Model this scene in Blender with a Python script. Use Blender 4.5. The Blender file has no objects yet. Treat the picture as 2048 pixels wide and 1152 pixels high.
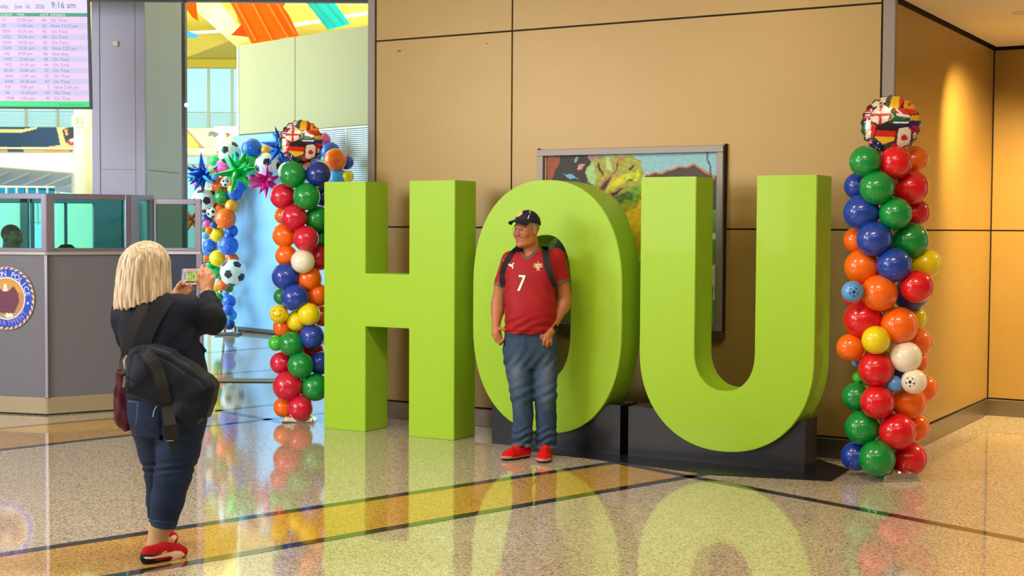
import bpy, bmesh, math, random
import numpy as np
from mathutils import Vector, Matrix, Euler
random.seed(7); np.random.seed(7)
SC = bpy.context.scene
COL = SC.collection
PI = math.pi

# ------------------------------------------------------------------ camera
F = 2850.0; EYE = Vector((0, 0, 1.65)); PITCH = math.atan((576-454)/F); ROLL = 0.006
CAMR = Matrix.Rotation(PI/2-PITCH, 3, 'X') @ Matrix.Rotation(ROLL, 3, 'Z')
cam_d = bpy.data.cameras.new('camera'); cam = bpy.data.objects.new('camera', cam_d); COL.objects.link(cam)
cam_d.sensor_width = 36; cam_d.lens = 36*F/2048; cam_d.clip_end = 300
cam.matrix_world = Matrix.Translation(EYE) @ CAMR.to_4x4()
SC.camera = cam

# ------------------------------------------------------------------ world, lights, exposure
SC.view_settings.view_transform = 'Standard'; SC.view_settings.look = 'None'
SC.view_settings.exposure = -1.0; SC.view_settings.gamma = 1; SC.view_settings.use_curve_mapping = False
W = bpy.data.worlds.new('sky'); SC.world = W; W.use_nodes = True
wn = W.node_tree.nodes; wl = W.node_tree.links
bg = wn['Background']
tc = wn.new('ShaderNodeTexCoord'); sx = wn.new('ShaderNodeSeparateXYZ'); rmp = wn.new('ShaderNodeValToRGB')
wl.new(tc.outputs['Generated'], sx.inputs[0]); wl.new(sx.outputs['Z'], rmp.inputs[0]); wl.new(rmp.outputs[0], bg.inputs[0])
rmp.color_ramp.elements[0].position = 0.0; rmp.color_ramp.elements[0].color = (0.66, 0.95, 1.0, 1)
rmp.color_ramp.elements[1].position = 0.5; rmp.color_ramp.elements[1].color = (0.70, 0.85, 1.0, 1)
bg.inputs[1].default_value = 2.9

def light(name, kind, loc, energy, color, size=1.0, size_y=None, aim=None, spot=None, blend=0.5):
    d = bpy.data.lights.new(name, kind); d.energy = energy; d.color = color
    o = bpy.data.objects.new(name, d); COL.objects.link(o); o.location = loc
    if kind == 'AREA':
        d.shape = 'RECTANGLE' if size_y else 'SQUARE'; d.size = size
        if size_y: d.size_y = size_y
    elif kind == 'SPOT':
        d.spot_size = spot; d.spot_blend = blend; d.shadow_soft_size = size
    else: d.shadow_soft_size = size
    if aim is not None:
        o.rotation_euler = (Vector(aim)-Vector(loc)).to_track_quat('-Z', 'Y').to_euler()
    return o
WARM = (1.0, 0.84, 0.62); NEUT = (1.0, 0.92, 0.80); COOL = (0.76, 0.82, 1.0)
A = math.radians(30.8)
for i, (x, y, e) in enumerate(((-2.6, 3.0, 110), (0.6, 2.6, 110), (-4.8, 5.0, 120), (-1.2, 7.9, 135), (1.2, 6.4, 150), (3.0, 3.4, 30))):
    light('ceiling_lamp_light', 'AREA', (x, y, 3.97), e, WARM if i > 3 else NEUT, 1.5, 0.24, (x+0.2, y+0.6, 0)).rotation_euler.z += 0.4
light('hall_daylight', 'AREA', (-7.6, 3.4, 2.3), 420, (1.0, 0.95, 0.86), 2.4, 2.0, (0.3, 10.3, 1.3))
light('booth_fill', 'AREA', (-7.5, 7.0, 3.2), 560, COOL, 2.0, 1.6, (-3.4, 12.5, 1.6))  # cool fill lamp added for the booth, column and left floor
light('atrium_top_fill', 'AREA', (-4.5, 26, 6.0), 900, (1.0, 0.96, 0.76), 9, 8, (-4.5, 26.3, 0))  # area lamp added under the closed ceiling to brighten the far hall
light('atrium_side_fill', 'AREA', (-9.5, 20, 3.6), 1250, (0.58, 0.84, 1.0), 5, 5, (-3.5, 21.5, 1.6))  # bluish lamp added mid-hall for partition and slats, no window there
light('atrium_up_fill', 'AREA', (-3.0, 27, 2.6), 1700, (1.0, 0.93, 0.66), 4, 6, (-4.5, 28, 9))  # warm lamp added to brighten the yellow ceiling from below, no fixture
ALCOVE = []   # alcove downlights are built with their fixtures

# ------------------------------------------------------------------ projection helpers
def ray(px, py):
    return (CAMR @ Vector(((px-1024)/F, (576-py)/F, -1))).normalized()
def gnd(px, py, z=0.0):
    d = ray(px, py); return EYE + d*((z-EYE.z)/d.z)
def onpl(px, py, p0, n):
    d = ray(px, py); return EYE + d*((Vector(p0)-EYE).dot(n)/d.dot(n))
def aty(px, py, y):
    d = ray(px, py); return EYE + d*((y-EYE.y)/d.y)
def lin(c):
    if isinstance(c, str):
        c = c.lstrip('#'); c = [int(c[i:i+2], 16)/255 for i in (0, 2, 4)]
    return tuple((v/12.92 if v <= 0.04045 else ((v+0.055)/1.055)**2.4) for v in c)

# ------------------------------------------------------------------ materials
MATS = {}
def mat(name, col, rough=0.5, metal=0.0, emit=0.0, trans=0.0, alpha=1.0, spec=0.5, coat=0.0, ior=1.45, bump=0.0, bscale=60.0, noise=0.0, nscale=8.0, sheen=0.0, emcol=None, sss=0.0):
    if name in MATS: return MATS[name]
    m = bpy.data.materials.new(name); m.use_nodes = True
    nt = m.node_tree; b = nt.nodes['Principled BSDF']; L = nt.links
    c = lin(col)
    b.inputs['Base Color'].default_value = (*c, 1); b.inputs['Roughness'].default_value = rough
    b.inputs['Metallic'].default_value = metal; b.inputs['Specular IOR Level'].default_value = spec
    b.inputs['IOR'].default_value = ior; b.inputs['Coat Weight'].default_value = coat; b.inputs['Coat Roughness'].default_value = 0.06
    b.inputs['Transmission Weight'].default_value = trans; b.inputs['Alpha'].default_value = alpha
    b.inputs['Sheen Weight'].default_value = sheen
    if sss: b.inputs['Subsurface Weight'].default_value = sss; b.inputs['Subsurface Radius'].default_value = (0.012, 0.004, 0.002)
    if emit:
        b.inputs['Emission Color'].default_value = (*(lin(emcol) if emcol else c), 1); b.inputs['Emission Strength'].default_value = emit
    if noise or bump:
        t = nt.nodes.new('ShaderNodeTexCoord'); n = nt.nodes.new('ShaderNodeTexNoise'); n.inputs['Detail'].default_value = 4
        L.new(t.outputs['Object'], n.inputs['Vector'])
        n.inputs['Scale'].default_value = nscale
        if noise:
            mx = nt.nodes.new('ShaderNodeMix'); mx.data_type = 'RGBA'
            mx.inputs[6].default_value = (*[v*(1-noise) for v in c], 1); mx.inputs[7].default_value = (*[min(1, v*(1+noise)) for v in c], 1)
            L.new(n.outputs['Fac'], mx.inputs[0]); L.new(mx.outputs[2], b.inputs['Base Color'])
        if bump:
            n2 = nt.nodes.new('ShaderNodeTexNoise'); n2.inputs['Scale'].default_value = bscale; n2.inputs['Detail'].default_value = 3
            L.new(t.outputs['Object'], n2.inputs['Vector'])
            bp = nt.nodes.new('ShaderNodeBump'); bp.inputs['Strength'].default_value = bump; bp.inputs['Distance'].default_value = 0.01
            L.new(n2.outputs['Fac'], bp.inputs['Height']); L.new(bp.outputs[0], b.inputs['Normal'])
    MATS[name] = m; return m
def vmat(name, rough=0.5, spec=0.5, coat=0.0, metal=0.0, emit=0.0, bump=0.0, bscale=40, sss=0.0):
    """print or skin: colour from the mesh's own colour attribute"""
    if name in MATS: return MATS[name]
    m = mat(name, (0.5, 0.5, 0.5), rough, metal, spec=spec, coat=coat, bump=bump, bscale=bscale, sss=sss)
    nt = m.node_tree; b = nt.nodes['Principled BSDF']
    a = nt.nodes.new('ShaderNodeVertexColor'); a.layer_name = 'Col'
    nt.links.new(a.outputs['Color'], b.inputs['Base Color'])
    if emit:
        nt.links.new(a.outputs['Color'], b.inputs['Emission Color']); b.inputs['Emission Strength'].default_value = emit
    return m
def terrazzo(name, base, dark, light_, scale=70, rough=0.07, amt=0.5):
    m = mat(name, base, rough, spec=0.9, ior=1.6, coat=0.22); nt = m.node_tree; b = nt.nodes['Principled BSDF']; L = nt.links
    t = nt.nodes.new('ShaderNodeTexCoord')
    v = nt.nodes.new('ShaderNodeTexVoronoi'); v.inputs['Scale'].default_value = scale
    L.new(t.outputs['Object'], v.inputs['Vector'])
    s = nt.nodes.new('ShaderNodeSeparateColor'); L.new(v.outputs['Color'], s.inputs[0])
    r = nt.nodes.new('ShaderNodeValToRGB'); r.color_ramp.interpolation = 'CONSTANT'
    e = r.color_ramp.elements; e[0].position = 0; e[0].color = (*lin(dark), 1); e[1].position = 0.22; e[1].color = (*lin(base), 1)
    q = e.new(0.72); q.color = (*lin(light_), 1)
    L.new(s.outputs[0], r.inputs[0])
    n = nt.nodes.new('ShaderNodeTexNoise'); n.inputs['Scale'].default_value = scale*0.55; n.inputs['Detail'].default_value = 5
    L.new(t.outputs['Object'], n.inputs['Vector'])
    r2 = nt.nodes.new('ShaderNodeValToRGB'); r2.color_ramp.elements[0].position = 0.38; r2.color_ramp.elements[0].color = (0.66, 0.63, 0.60, 1); r2.color_ramp.elements[1].position = 0.6
    L.new(n.outputs['Fac'], r2.inputs[0])
    mx = nt.nodes.new('ShaderNodeMix'); mx.data_type = 'RGBA'; mx.blend_type = 'MULTIPLY'; mx.inputs[0].default_value = amt
    L.new(r.outputs[0], mx.inputs[6]); L.new(r2.outputs[0], mx.inputs[7])
    L.new(mx.outputs[2], b.inputs['Base Color'])
    return m

# ------------------------------------------------------------------ object helpers
def tag(o, label=None, cat=None, group=None, kind=None):
    if label: o['label'] = label
    if cat: o['category'] = cat
    if group: o['group'] = group
    if kind: o['kind'] = kind
    return o
def empty(name, loc=(0, 0, 0), rz=0.0):
    o = bpy.data.objects.new(name, None); COL.objects.link(o); o.location = loc; o.rotation_euler = (0, 0, rz); o.empty_display_size = 0.1
    return o
def link(name, me, m=None, parent=None, smooth=False):
    o = bpy.data.objects.new(name, me); COL.objects.link(o)
    if m is not None:
        for q in (m if isinstance(m, (list, tuple)) else [m]): me.materials.append(q)
    if parent is not None: o.parent = parent
    if smooth and len(me.polygons): me.polygons.foreach_set('use_smooth', [True]*len(me.polygons))
    return o
def fromdata(name, V, Fc, m=None, parent=None, smooth=False):
    me = bpy.data.meshes.new(name); me.from_pydata([tuple(v) for v in V], [], Fc); me.update()
    return link(name, me, m, parent, smooth)
class MB:
    def __init__(s): s.V = []; s.F = []
    def add(s, V, Fc):
        k = len(s.V); s.V += [Vector(v) for v in V]; s.F += [[i+k for i in f] for f in Fc]; return s
    def box(s, x0, x1, y0, y1, z0, z1, M=None):
        V = [Vector(p) for p in ((x0,y0,z0),(x1,y0,z0),(x1,y1,z0),(x0,y1,z0),(x0,y0,z1),(x1,y0,z1),(x1,y1,z1),(x0,y1,z1))]
        if M is not None: V = [M @ v for v in V]
        return s.add(V, [(0,3,2,1),(4,5,6,7),(0,1,5,4),(1,2,6,5),(2,3,7,6),(3,0,4,7)])
    def cbox(s, x0, x1, y0, y1, z0, z1, b=0.004, M=None):
        """box with chamfered edges"""
        bm = bmesh.new(); bmesh.ops.create_cube(bm, size=1)
        for v in bm.verts: v.co = Vector(((x0+x1)/2+v.co.x*(x1-x0), (y0+y1)/2+v.co.y*(y1-y0), (z0+z1)/2+v.co.z*(z1-z0)))
        b = min(b, 0.45*min(x1-x0, y1-y0, z1-z0))
        bmesh.ops.bevel(bm, geom=list(bm.edges), offset=b, segments=1, affect='EDGES')
        bm.verts.index_update()
        V = [v.co.copy() for v in bm.verts]
        if M is not None: V = [M @ v for v in V]
        Fc = [[v.index for v in f.verts] for f in bm.faces]; bm.free()
        return s.add(V, Fc)
    def prism(s, poly, y0, y1, M=None):
        """polygon in x,z extruded along y"""
        n = len(poly)
        V = [Vector((p[0], y0, p[1])) for p in poly]+[Vector((p[0], y1, p[1])) for p in poly]
        if M is not None: V = [M @ v for v in V]
        return s.add(V, [list(range(n)), list(range(2*n-1, n-1, -1))]+[(i, i+n, (i+1) % n+n, (i+1) % n) for i in range(n)])
    def tube(s, pts, r, n=8, cap=True):
        pts = [Vector(p) for p in pts]; R = r if isinstance(r, (list, tuple)) else [r]*len(pts)
        k = len(s.V); up = Vector((0.13, 0.21, 1)).normalized()
        for i, p in enumerate(pts):
            t = (pts[min(i+1, len(pts)-1)]-pts[max(i-1, 0)]).normalized()
            a = t.cross(up)
            if a.length < 1e-3: a = t.cross(Vector((1, 0, 0)))
            a.normalize(); b = a.cross(t)
            for j in range(n):
                th = 2*PI*j/n; s.V.append(p+a*(R[i]*math.cos(th))+b*(R[i]*math.sin(th)))
        for i in range(len(pts)-1):
            for j in range(n):
                j2 = (j+1) % n; s.F.append([k+i*n+j, k+i*n+j2, k+(i+1)*n+j2, k+(i+1)*n+j])
        if cap:
            s.F.append([k+j for j in range(n)][::-1]); s.F.append([k+(len(pts)-1)*n+j for j in range(n)])
        return s
    def lathe(s, prof, n=24, M=None):
        k = len(s.V)
        for (r, z) in prof:
            for j in range(n):
                th = 2*PI*j/n; v = Vector((r*math.cos(th), r*math.sin(th), z)); s.V.append(M @ v if M is not None else v)
        for i in range(len(prof)-1):
            for j in range(n):
                j2 = (j+1) % n; s.F.append([k+i*n+j, k+i*n+j2, k+(i+1)*n+j2, k+(i+1)*n+j])
        return s
    def ribbon(s, pts, w, t, nrm):
        """flat strap through pts: width w along side vectors, thickness t along nrm (list or single)"""
        pts = [Vector(p) for p in pts]; k = len(s.V); m = len(pts)
        for i, p in enumerate(pts):
            d = (pts[min(i+1, m-1)]-pts[max(i-1, 0)]).normalized()
            n_ = Vector(nrm[i] if isinstance(nrm[0], (list, tuple, Vector)) else nrm); sd = d.cross(n_).normalized(); n2 = sd.cross(d).normalized()
            ww = w[i] if isinstance(w, (list, tuple)) else w
            for a_, b_ in ((-1, -1), (1, -1), (1, 1), (-1, 1)): s.V.append(p+sd*(a_*ww/2)+n2*(b_*t/2))
        for i in range(m-1):
            for j in range(4):
                j2 = (j+1) % 4; s.F.append([k+i*4+j, k+i*4+j2, k+(i+1)*4+j2, k+(i+1)*4+j])
        s.F.append([k+3, k+2, k+1, k]); q = k+(m-1)*4; s.F.append([q, q+1, q+2, q+3])
        return s
    def build(s, name, m, parent=None, smooth=False, kind=None):
        o = fromdata(name, s.V, s.F, m, parent, smooth)
        bm = bmesh.new(); bm.from_mesh(o.data); bmesh.ops.recalc_face_normals(bm, faces=bm.faces); bm.to_mesh(o.data); bm.free()
        if smooth: o.data.polygons.foreach_set('use_smooth', [True]*len(o.data.polygons))
        if kind: o['kind'] = kind
        return o
def autosmooth(o, ang=0.6):
    me = o.data; me.polygons.foreach_set('use_smooth', [True]*len(me.polygons))
    bm = bmesh.new(); bm.from_mesh(me)
    for e in bm.edges:
        if len(e.link_faces) != 2 or e.calc_face_angle(0) > ang: e.smooth = False
    bm.to_mesh(me); bm.free(); return o
def text_mesh(body, size, name, m, parent, loc, rot=None, align='CENTER', extrude=0.001, M=None):
    c = bpy.data.curves.new(name, 'FONT'); c.body = body; c.size = size; c.align_x = align; c.extrude = extrude; c.resolution_u = 3
    t = bpy.data.objects.new(name, c); COL.objects.link(t)
    dg = bpy.context.evaluated_depsgraph_get(); me = bpy.data.meshes.new_from_object(t.evaluated_get(dg))
    bpy.data.objects.remove(t); bpy.data.curves.remove(c)
    me.materials.clear()
    if M is not None: me.transform(M)
    o = link(name, me, m, parent)
    if M is None:
        o.location = loc
        o.rotation_euler = rot if rot else (PI/2, 0, 0)
    return o
def setcols(me, cols):
    """cols: Nx3 linear per vertex"""
    a = me.color_attributes.new('Col', 'FLOAT_COLOR', 'POINT')
    c = np.ones((len(me.vertices), 4), np.float32); c[:, :3] = cols; a.data.foreach_set('color', c.ravel())
def inpoly(x, y, poly):
    ins = np.zeros(x.shape, bool); n = len(poly)
    for i in range(n):
        x0, y0 = poly[i]; x1, y1 = poly[(i+1) % n]
        c = ((y0 > y) != (y1 > y))
        with np.errstate(divide='ignore', invalid='ignore'):
            xi = (x1-x0)*(y-y0)/((y1-y0) if y1 != y0 else 1e-9)+x0
        ins ^= c & (x < xi)
    return ins
# ================================================================== STRUCTURE
Mfloor = terrazzo('terrazzo_beige', '#c6b69a', '#8f836e', '#ddcfb6', 120, 0.06)
Mtan = terrazzo('terrazzo_tan', '#d0a048', '#a47c38', '#dcb058', 120, 0.06, amt=0.3)
Mstrip = terrazzo('terrazzo_dark', '#34302e', '#2a2624', '#3e3a36', 120, 0.06, amt=0.3)
Mbronze = mat('bronze_panel', '#a3854a', 0.4, 0.2, spec=0.5, noise=0.04, nscale=3)
Mjoint = mat('dark_joint', '#1c1712', 0.8)
Mcap = mat('aluminium_edge', '#877c70', 0.45, 0.15)
Mbase = mat('steel_base', '#8d8378', 0.28, 0.85)
Mceil = mat('ceiling_paint', '#e8dcc0', 0.8)
Mgrey = mat('grey_column_panel', '#b4b2c6', 0.45, 0.1)
Mgrey2 = mat('grey_column_side', '#c4c8c8', 0.45, 0.1)
Mmull = mat('dark_mullion', '#5a5c60', 0.4, 0.5)

fl = MB().box(-16, 14, -3, 60, -0.1, 0.0).build('floor', Mfloor); tag(fl, kind='structure')
def floor_poly(name, pts, m, h=0.0012):
    P = [gnd(*p) for p in pts]; n = len(P)
    V = [(p.x, p.y, 0.0) for p in P]+[(p.x, p.y, h) for p in P]
    o = MB().add(V, [list(range(n))[::-1], list(range(n, 2*n))]+[(i, (i+1) % n, (i+1) % n+n, i+n) for i in range(n)]).build(name, m, fl)
    return o
def extend(p, q, t0, t1):
    return (p[0]+(q[0]-p[0])*t0, p[1]+(q[1]-p[1])*t0), (p[0]+(q[0]-p[0])*t1, p[1]+(q[1]-p[1])*t1)
def floor_strip(p, q, w, m=None, t0=0.0, t1=1.0, h=0.0012, off=0.0, name='inlay_strip'):
    P, Q = gnd(*p), gnd(*q); d = (Q-P); P2 = P+d*t0; Q2 = P+d*t1
    s = d.cross(Vector((0, 0, 1))).normalized()
    c = [P2+s*(off-w/2), Q2+s*(off-w/2), Q2+s*(off+w/2), P2+s*(off+w/2)]
    V = [(v.x, v.y, -0.002) for v in c]+[(v.x, v.y, h) for v in c]
    return MB().add(V, [(3,2,1,0),(4,5,6,7),(0,1,5,4),(1,2,6,5),(2,3,7,6),(3,0,4,7)]).build(name, m or Mstrip, fl)
# near band: two dark strips with tan terrazzo between, and the crossing strip
a0, a1 = gnd(0, 1110), gnd(1230, 925); b0, b1 = gnd(230, 1152), gnd(1440, 943)
floor_strip((0, 1110), (1230, 925), 0.085, t0=-0.4, t1=1.03)
floor_strip((230, 1152), (1440, 943), 0.085, t0=-0.6, t1=1.0)
d = (a1-a0)
V = [a0-d*0.4, a1, b1, b0-(b1-b0)*0.6]
MB().add([(v.x, v.y, -0.002) for v in V]+[(v.x, v.y, 0.0006) for v in V], [(3,2,1,0),(4,5,6,7),(0,1,5,4),(1,2,6,5),(2,3,7,6),(3,0,4,7)]).build('inlay_band', Mtan, fl)
floor_strip((1236, 926), (2048, 1081), 0.085, t0=0.0, t1=1.5)
# far band by the booth
floor_strip((0, 857), (270, 833), 0.075, t0=-2, t1=0.95)
floor_strip((0, 900), (578, 834), 0.085, t0=-2, t1=1.25)
V = [gnd(-540, 905), gnd(270, 833), gnd(270, 869), gnd(-540, 962)]
MB().add([(v.x, v.y, -0.002) for v in V]+[(v.x, v.y, 0.0006) for v in V], [(3,2,1,0),(4,5,6,7),(0,1,5,4),(1,2,6,5),(2,3,7,6),(3,0,4,7)]).build('inlay_band', Mtan, fl)
# strips in the atrium floor beyond
floor_strip((423, 823), (520, 812), 0.07, t0=-0.5, t1=1.6)
floor_strip((420, 818), (530, 838), 0.09, t0=-0.5, t1=1.4)
floor_strip((406, 706), (540, 695), 0.12, t0=-3, t1=3)
floor_strip((430, 749), (540, 740), 0.10, t0=-3, t1=3)
gr = MB()
g0, g1 = gnd(405, 761), gnd(585, 761)
for k in range(70):
    x = g0.x+(g1.x-g0.x)*k/70
    gr.box(x, x+0.018, g0.y-0.17, g0.y+0.17, 0.0, 0.008)
for k in range(4): gr.box(g0.x, g1.x, g0.y-0.17+k*0.107, g0.y-0.15+k*0.107, 0.0, 0.009)
gr.build('floor_grating', mat('grating_metal', '#8f8a78', 0.35, 0.8), fl, kind='stuff')

# ---- bronze walls
C0 = gnd(1776, 926); C0.z = 0                       # outer corner of the bronze block
E1 = Vector((math.cos(A), -math.sin(A), 0)); N1 = Vector((math.sin(A), math.cos(A), 0))
def wloc(px, py, off=0.0):
    """photo pixel -> (s, z) on the back wall plane, s measured from the corner along the wall"""
    p = onpl(px, py, C0+N1*off, N1); return (p-C0).dot(E1), p.z
def nloc(px, py, P0, n, e):
    p = onpl(px, py, P0, n); return (p-P0).dot(e), p.z
sL = wloc(736, 500)[0]; sP = wloc(751, 500)[0]; sV = wloc(1023, 300)[0]; sR = wloc(1763, 120)[0]
zJ = wloc(1650, 459.5)[1]; zT = wloc(1023, 62)[1]; zB = wloc(1650, 873)[1]; HT = 4.3
WROT = -A
wb = empty('wall_back', C0, WROT); tag(wb, kind='structure')
MB().box(sL+0.02, -0.02, 0.012, 0.5, 0, HT).build('core', Mjoint, wb)
g = 0.006
rows = [(zB+g, zJ-g), (zJ+g, zT-g), (zT+g, HT)]
cols_ = [(sP+g, sV-g), (sV+g, sR-g)]
for (x0, x1) in cols_:
    for (z0, z1) in rows: MB().cbox(x0, x1, 0.0, 0.02, z0, z1, 0.002).build('panel', Mbronze, wb)
MB().cbox(sL, sP-g, -0.01, 0.5, 0, HT, 0.004).build('edge_cap', Mcap, wb)
MB().cbox(sR+g, 0.0, -0.004, 0.05, 0, HT, 0.004).build('edge_cap', Mcap, wb)
bb = empty('baseboard_back', C0, WROT); tag(bb, kind='structure')
MB().cbox(sP, 0.0, -0.012, 0.012, 0.0, zB-0.008, 0.003).build('board', Mbase, bb)
MB().box(sP, 0.0, -0.004, 0.012, zB-0.008, zB).build('reveal', Mjoint, bb)
for (a_, b_, r_) in ((798, 102, 0.016), (973, 87, 0.009)):
    s_, z_ = wloc(a_, b_); MB().prism([(s_+r_*1.3*math.cos(t), z_+r_*0.6*math.sin(t)) for t in np.linspace(0, 2*PI, 11)[:-1]], -0.0012, 0.0).build('scuff_mark', mat('scuff', '#7c6644', 0.7), wb)
# right-hand return wall
wr = empty('wall_right', C0, PI/2-A); tag(wr, kind='structure')       # local x runs into depth, local y = -E1
uF = nloc(1978, 600, C0, E1, N1)[0]; HC = nloc(1985, 93, C0, E1, N1)[1]
MB().box(0.02, uF, 0.012, 0.4, 0, HT).build('core', Mjoint, wr)
zJr = nloc(1950, 462.4, C0, E1, N1)[1]; zBr = nloc(1900, 826, C0, E1, N1)[1]
for (z0, z1) in ((zB+g, zJ-g), (zJ+g, HC-0.03)):
    MB().cbox(0.03, uF-0.01, -0.001, 0.02, z0, z1, 0.002).build('panel', Mbronze, wr)
br_ = empty('baseboard_right', C0, PI/2-A); tag(br_, kind='structure')
MB().cbox(0.0, uF, -0.012, 0.012, 0.0, zB-0.008, 0.003).build('board', Mbase, br_)
MB().box(0.0, uF, -0.004, 0.012, zB-0.008, zB).build('reveal', Mjoint, br_)
C2 = C0+N1*uF
wf = empty('wall_far', C2, WROT); tag(wf, kind='structure')
MB().box(-0.02, 4.0, 0.012, 0.3, 0, HT).build('core', Mjoint, wf)
for (x0, x1) in ((0.01, 1.6), (1.612, 4.0)):
    for (z0, z1) in ((zB+g, zJ-g), (zJ+g, HC-0.03)):
        MB().cbox(x0, x1, 0.0, 0.02, z0, z1, 0.002).build('panel', Mbronze, wf)
bf = empty('baseboard_far', C2, WROT); tag(bf, kind='structure')
MB().cbox(0.0, 4.0, -0.012, 0.012, 0.0, zB-0.008, 0.003).build('board', Mbase, bf)
MB().box(0.0, 4.0, -0.004, 0.012, zB-0.008, zB).build('reveal', Mjoint, bf)
# alcove ceiling with shadow gap and downlights, bulkhead, hall ceiling
ca = empty('ceiling_alcove', C0, WROT); tag(ca, kind='structure')
MB().box(0.025, 4.5, -0.05, uF-0.02, HC, HC+0.08).build('soffit', Mceil, ca)
MB().box(-0.0, 4.5, -0.09, -0.05, HC, HT).build('bulkhead', Mceil, ca)
Mhall = mat('hall_wall_paint', '#b9a78c', 0.7)
o = MB().box(-9.2, 8.2, -3.2, -3.0, 0, 4.4).build('wall_entrance', Mhall); tag(o, kind='structure')
o = MB().box(-9.2, -9.0, -3.0, 13.9, 0, 4.4).build('wall_left', Mhall); tag(o, kind='structure')
o = MB().box(8.0, 8.2, -3.0, 9.2, 0, 4.4).build('wall_side', Mhall); tag(o, kind='structure')
hc = MB().box(-9, 8, -3, 13.6, 4.302, 4.4).build('ceiling', Mceil); tag(hc, kind='structure')
def downlight(p, aim, energy, label, spot=1.35, col=(1.0, 0.70, 0.26)):
    t = empty('ceiling_downlight', (p.x, p.y, HC)); tag(t, label, 'downlight', 'alcove downlights')
    MB().lathe([(0.052, 0.0), (0.075, 0.0), (0.078, -0.006), (0.055, -0.010), (0.048, 0.012), (0.048, 0.03)], 24).build('trim_ring', mat('lamp_trim', '#e8e0cc', 0.3), t, True)
    MB().lathe([(0.0, 0.004), (0.047, 0.004)], 24).build('lens', mat('lamp_lens', '#fff0c8', 0.4, emit=14), t)
    light('downlight_beam', 'SPOT', (p.x, p.y, HC-0.03), energy, col, 0.06, None, aim, spot, 1.0)
pl = gnd(2047, 25, HC)
downlight(pl, C0+N1*2.6+Vector((0, 0, 1.5)), 1450, 'round recessed downlight in the soffit, cut by the picture edge', 1.35)
downlight(C0+E1*1.3+N1*2.75, C2+E1*1.0+Vector((0, 0, 1.0)), 1000, 'round recessed downlight in the soffit by the far bronze wall', 1.9)

downlight(C0+E1*2.3+N1*0.9, C0+E1*2.2+N1*1.6, 1000, 'added round fill lamp in the soffit, farthest out of the picture', 2.5, (1.0, 0.84, 0.58))  # unseen lamp added to lift the alcove by floor bounce
# linear luminaires of the hall ceiling (real lamps, out of frame)
lamp_where = ('over the viewing spot, left of centre', 'straight over the viewing spot', 'over the floor left of the woman', 'nearest the police booth', 'in front of the letter U', 'over the right side of the near floor')
for i, (x, y) in enumerate(((-2.6, 3.0), (0.6, 2.6), (-4.8, 5.0), (-1.2, 7.9), (1.2, 6.4), (3.0, 3.4))):
    t = empty('linear_lamp', (x, y, 4.3), 0.4); tag(t, 'long white linear ceiling lamp '+lamp_where[i], 'lamp', 'linear lamps of the hall ceiling')
    MB().cbox(-0.78, 0.78, -0.15, 0.15, -0.30, -0.16, 0.01).build('housing', mat('lamp_white', '#e8e4da', 0.5), t)
    for sx_ in (-0.6, 0.6): MB().tube([(sx_, 0, -0.17), (sx_, 0, -0.001)], 0.012).build('stem', MATS['lamp_white'], t)
# ================================================================== LETTERS
Mgreen = mat('lime_paint', '#9cc62e', 0.38, spec=0.28, coat=0.06)
MgreenS = Mgreen
Mblack = mat('black_base', '#14151c', 0.35)
GAPW = 0.725                                        # letter faces stand this far off the wall
P0 = gnd(908, 881); P0.z = 0                        # H front lower right
LP = P0
def lloc(px, py):
    p = onpl(px, py, LP, N1); return (p-LP).dot(E1), p.z
hx = [lloc(648, 600)[0], lloc(731, 600)[0], lloc(818, 600)[0], lloc(909, 600)[0]]
hz = lloc(860, 361)[1]; zb0, zb1 = lloc(775, 655)[1], lloc(775, 548)[1]
DEP = 0.305
print('letter H', hx, hz, zb0, zb1)
def letter(name, poly_out, hole, label, holes_round=True):
    """extruded letter with softened edges; returns root"""
    bm = bmesh.new()
    def ring(pts, y): return [bm.verts.new((p[0], y, p[1])) for p in pts]
    faces = []
    for y, flip in ((0.0, False), (DEP, True)):
        o = ring(poly_out, y)
        if hole is None:
            f = bm.faces.new(o if not flip else o[::-1])
        else:
            h = ring(hole, y); n = len(o)
            for i in range(n):
                j = (i+1) % n; q = [o[i], o[j], h[j], h[i]]
                bm.faces.new(q if not flip else q[::-1])
        if y == 0.0: of, hf = o, (h if hole is not None else None)
        else:
            n = len(o)
            for i in range(n):
                j = (i+1) % n; bm.faces.new((of[j], of[i], o[i], o[j]))
            if hole is not None:
                for i in range(n):
                    j = (i+1) % n; bm.faces.new((hf[i], hf[j], h[j], h[i]))
    bmesh.ops.recalc_face_normals(bm, faces=bm.faces)
    sharp = [e for e in bm.edges if len(e.link_faces) == 2 and e.calc_face_angle(0) > 0.9]
    bmesh.ops.bevel(bm, geom=sharp, offset=0.004, segments=2, affect='EDGES')
    me = bpy.data.meshes.new('face'); bm.to_mesh(me); bm.free()
    return me
def arc(cx, cz, rx, rz, a0, a1, n, p=2.0):
    out = []
    for i in range(n):
        a = a0+(a1-a0)*i/(n-1); c, s = math.cos(a), math.sin(a)
        out.append((cx+rx*math.copysign(abs(c)**(2/p), c), cz+rz*math.copysign(abs(s)**(2/p), s)))
    return out
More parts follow.
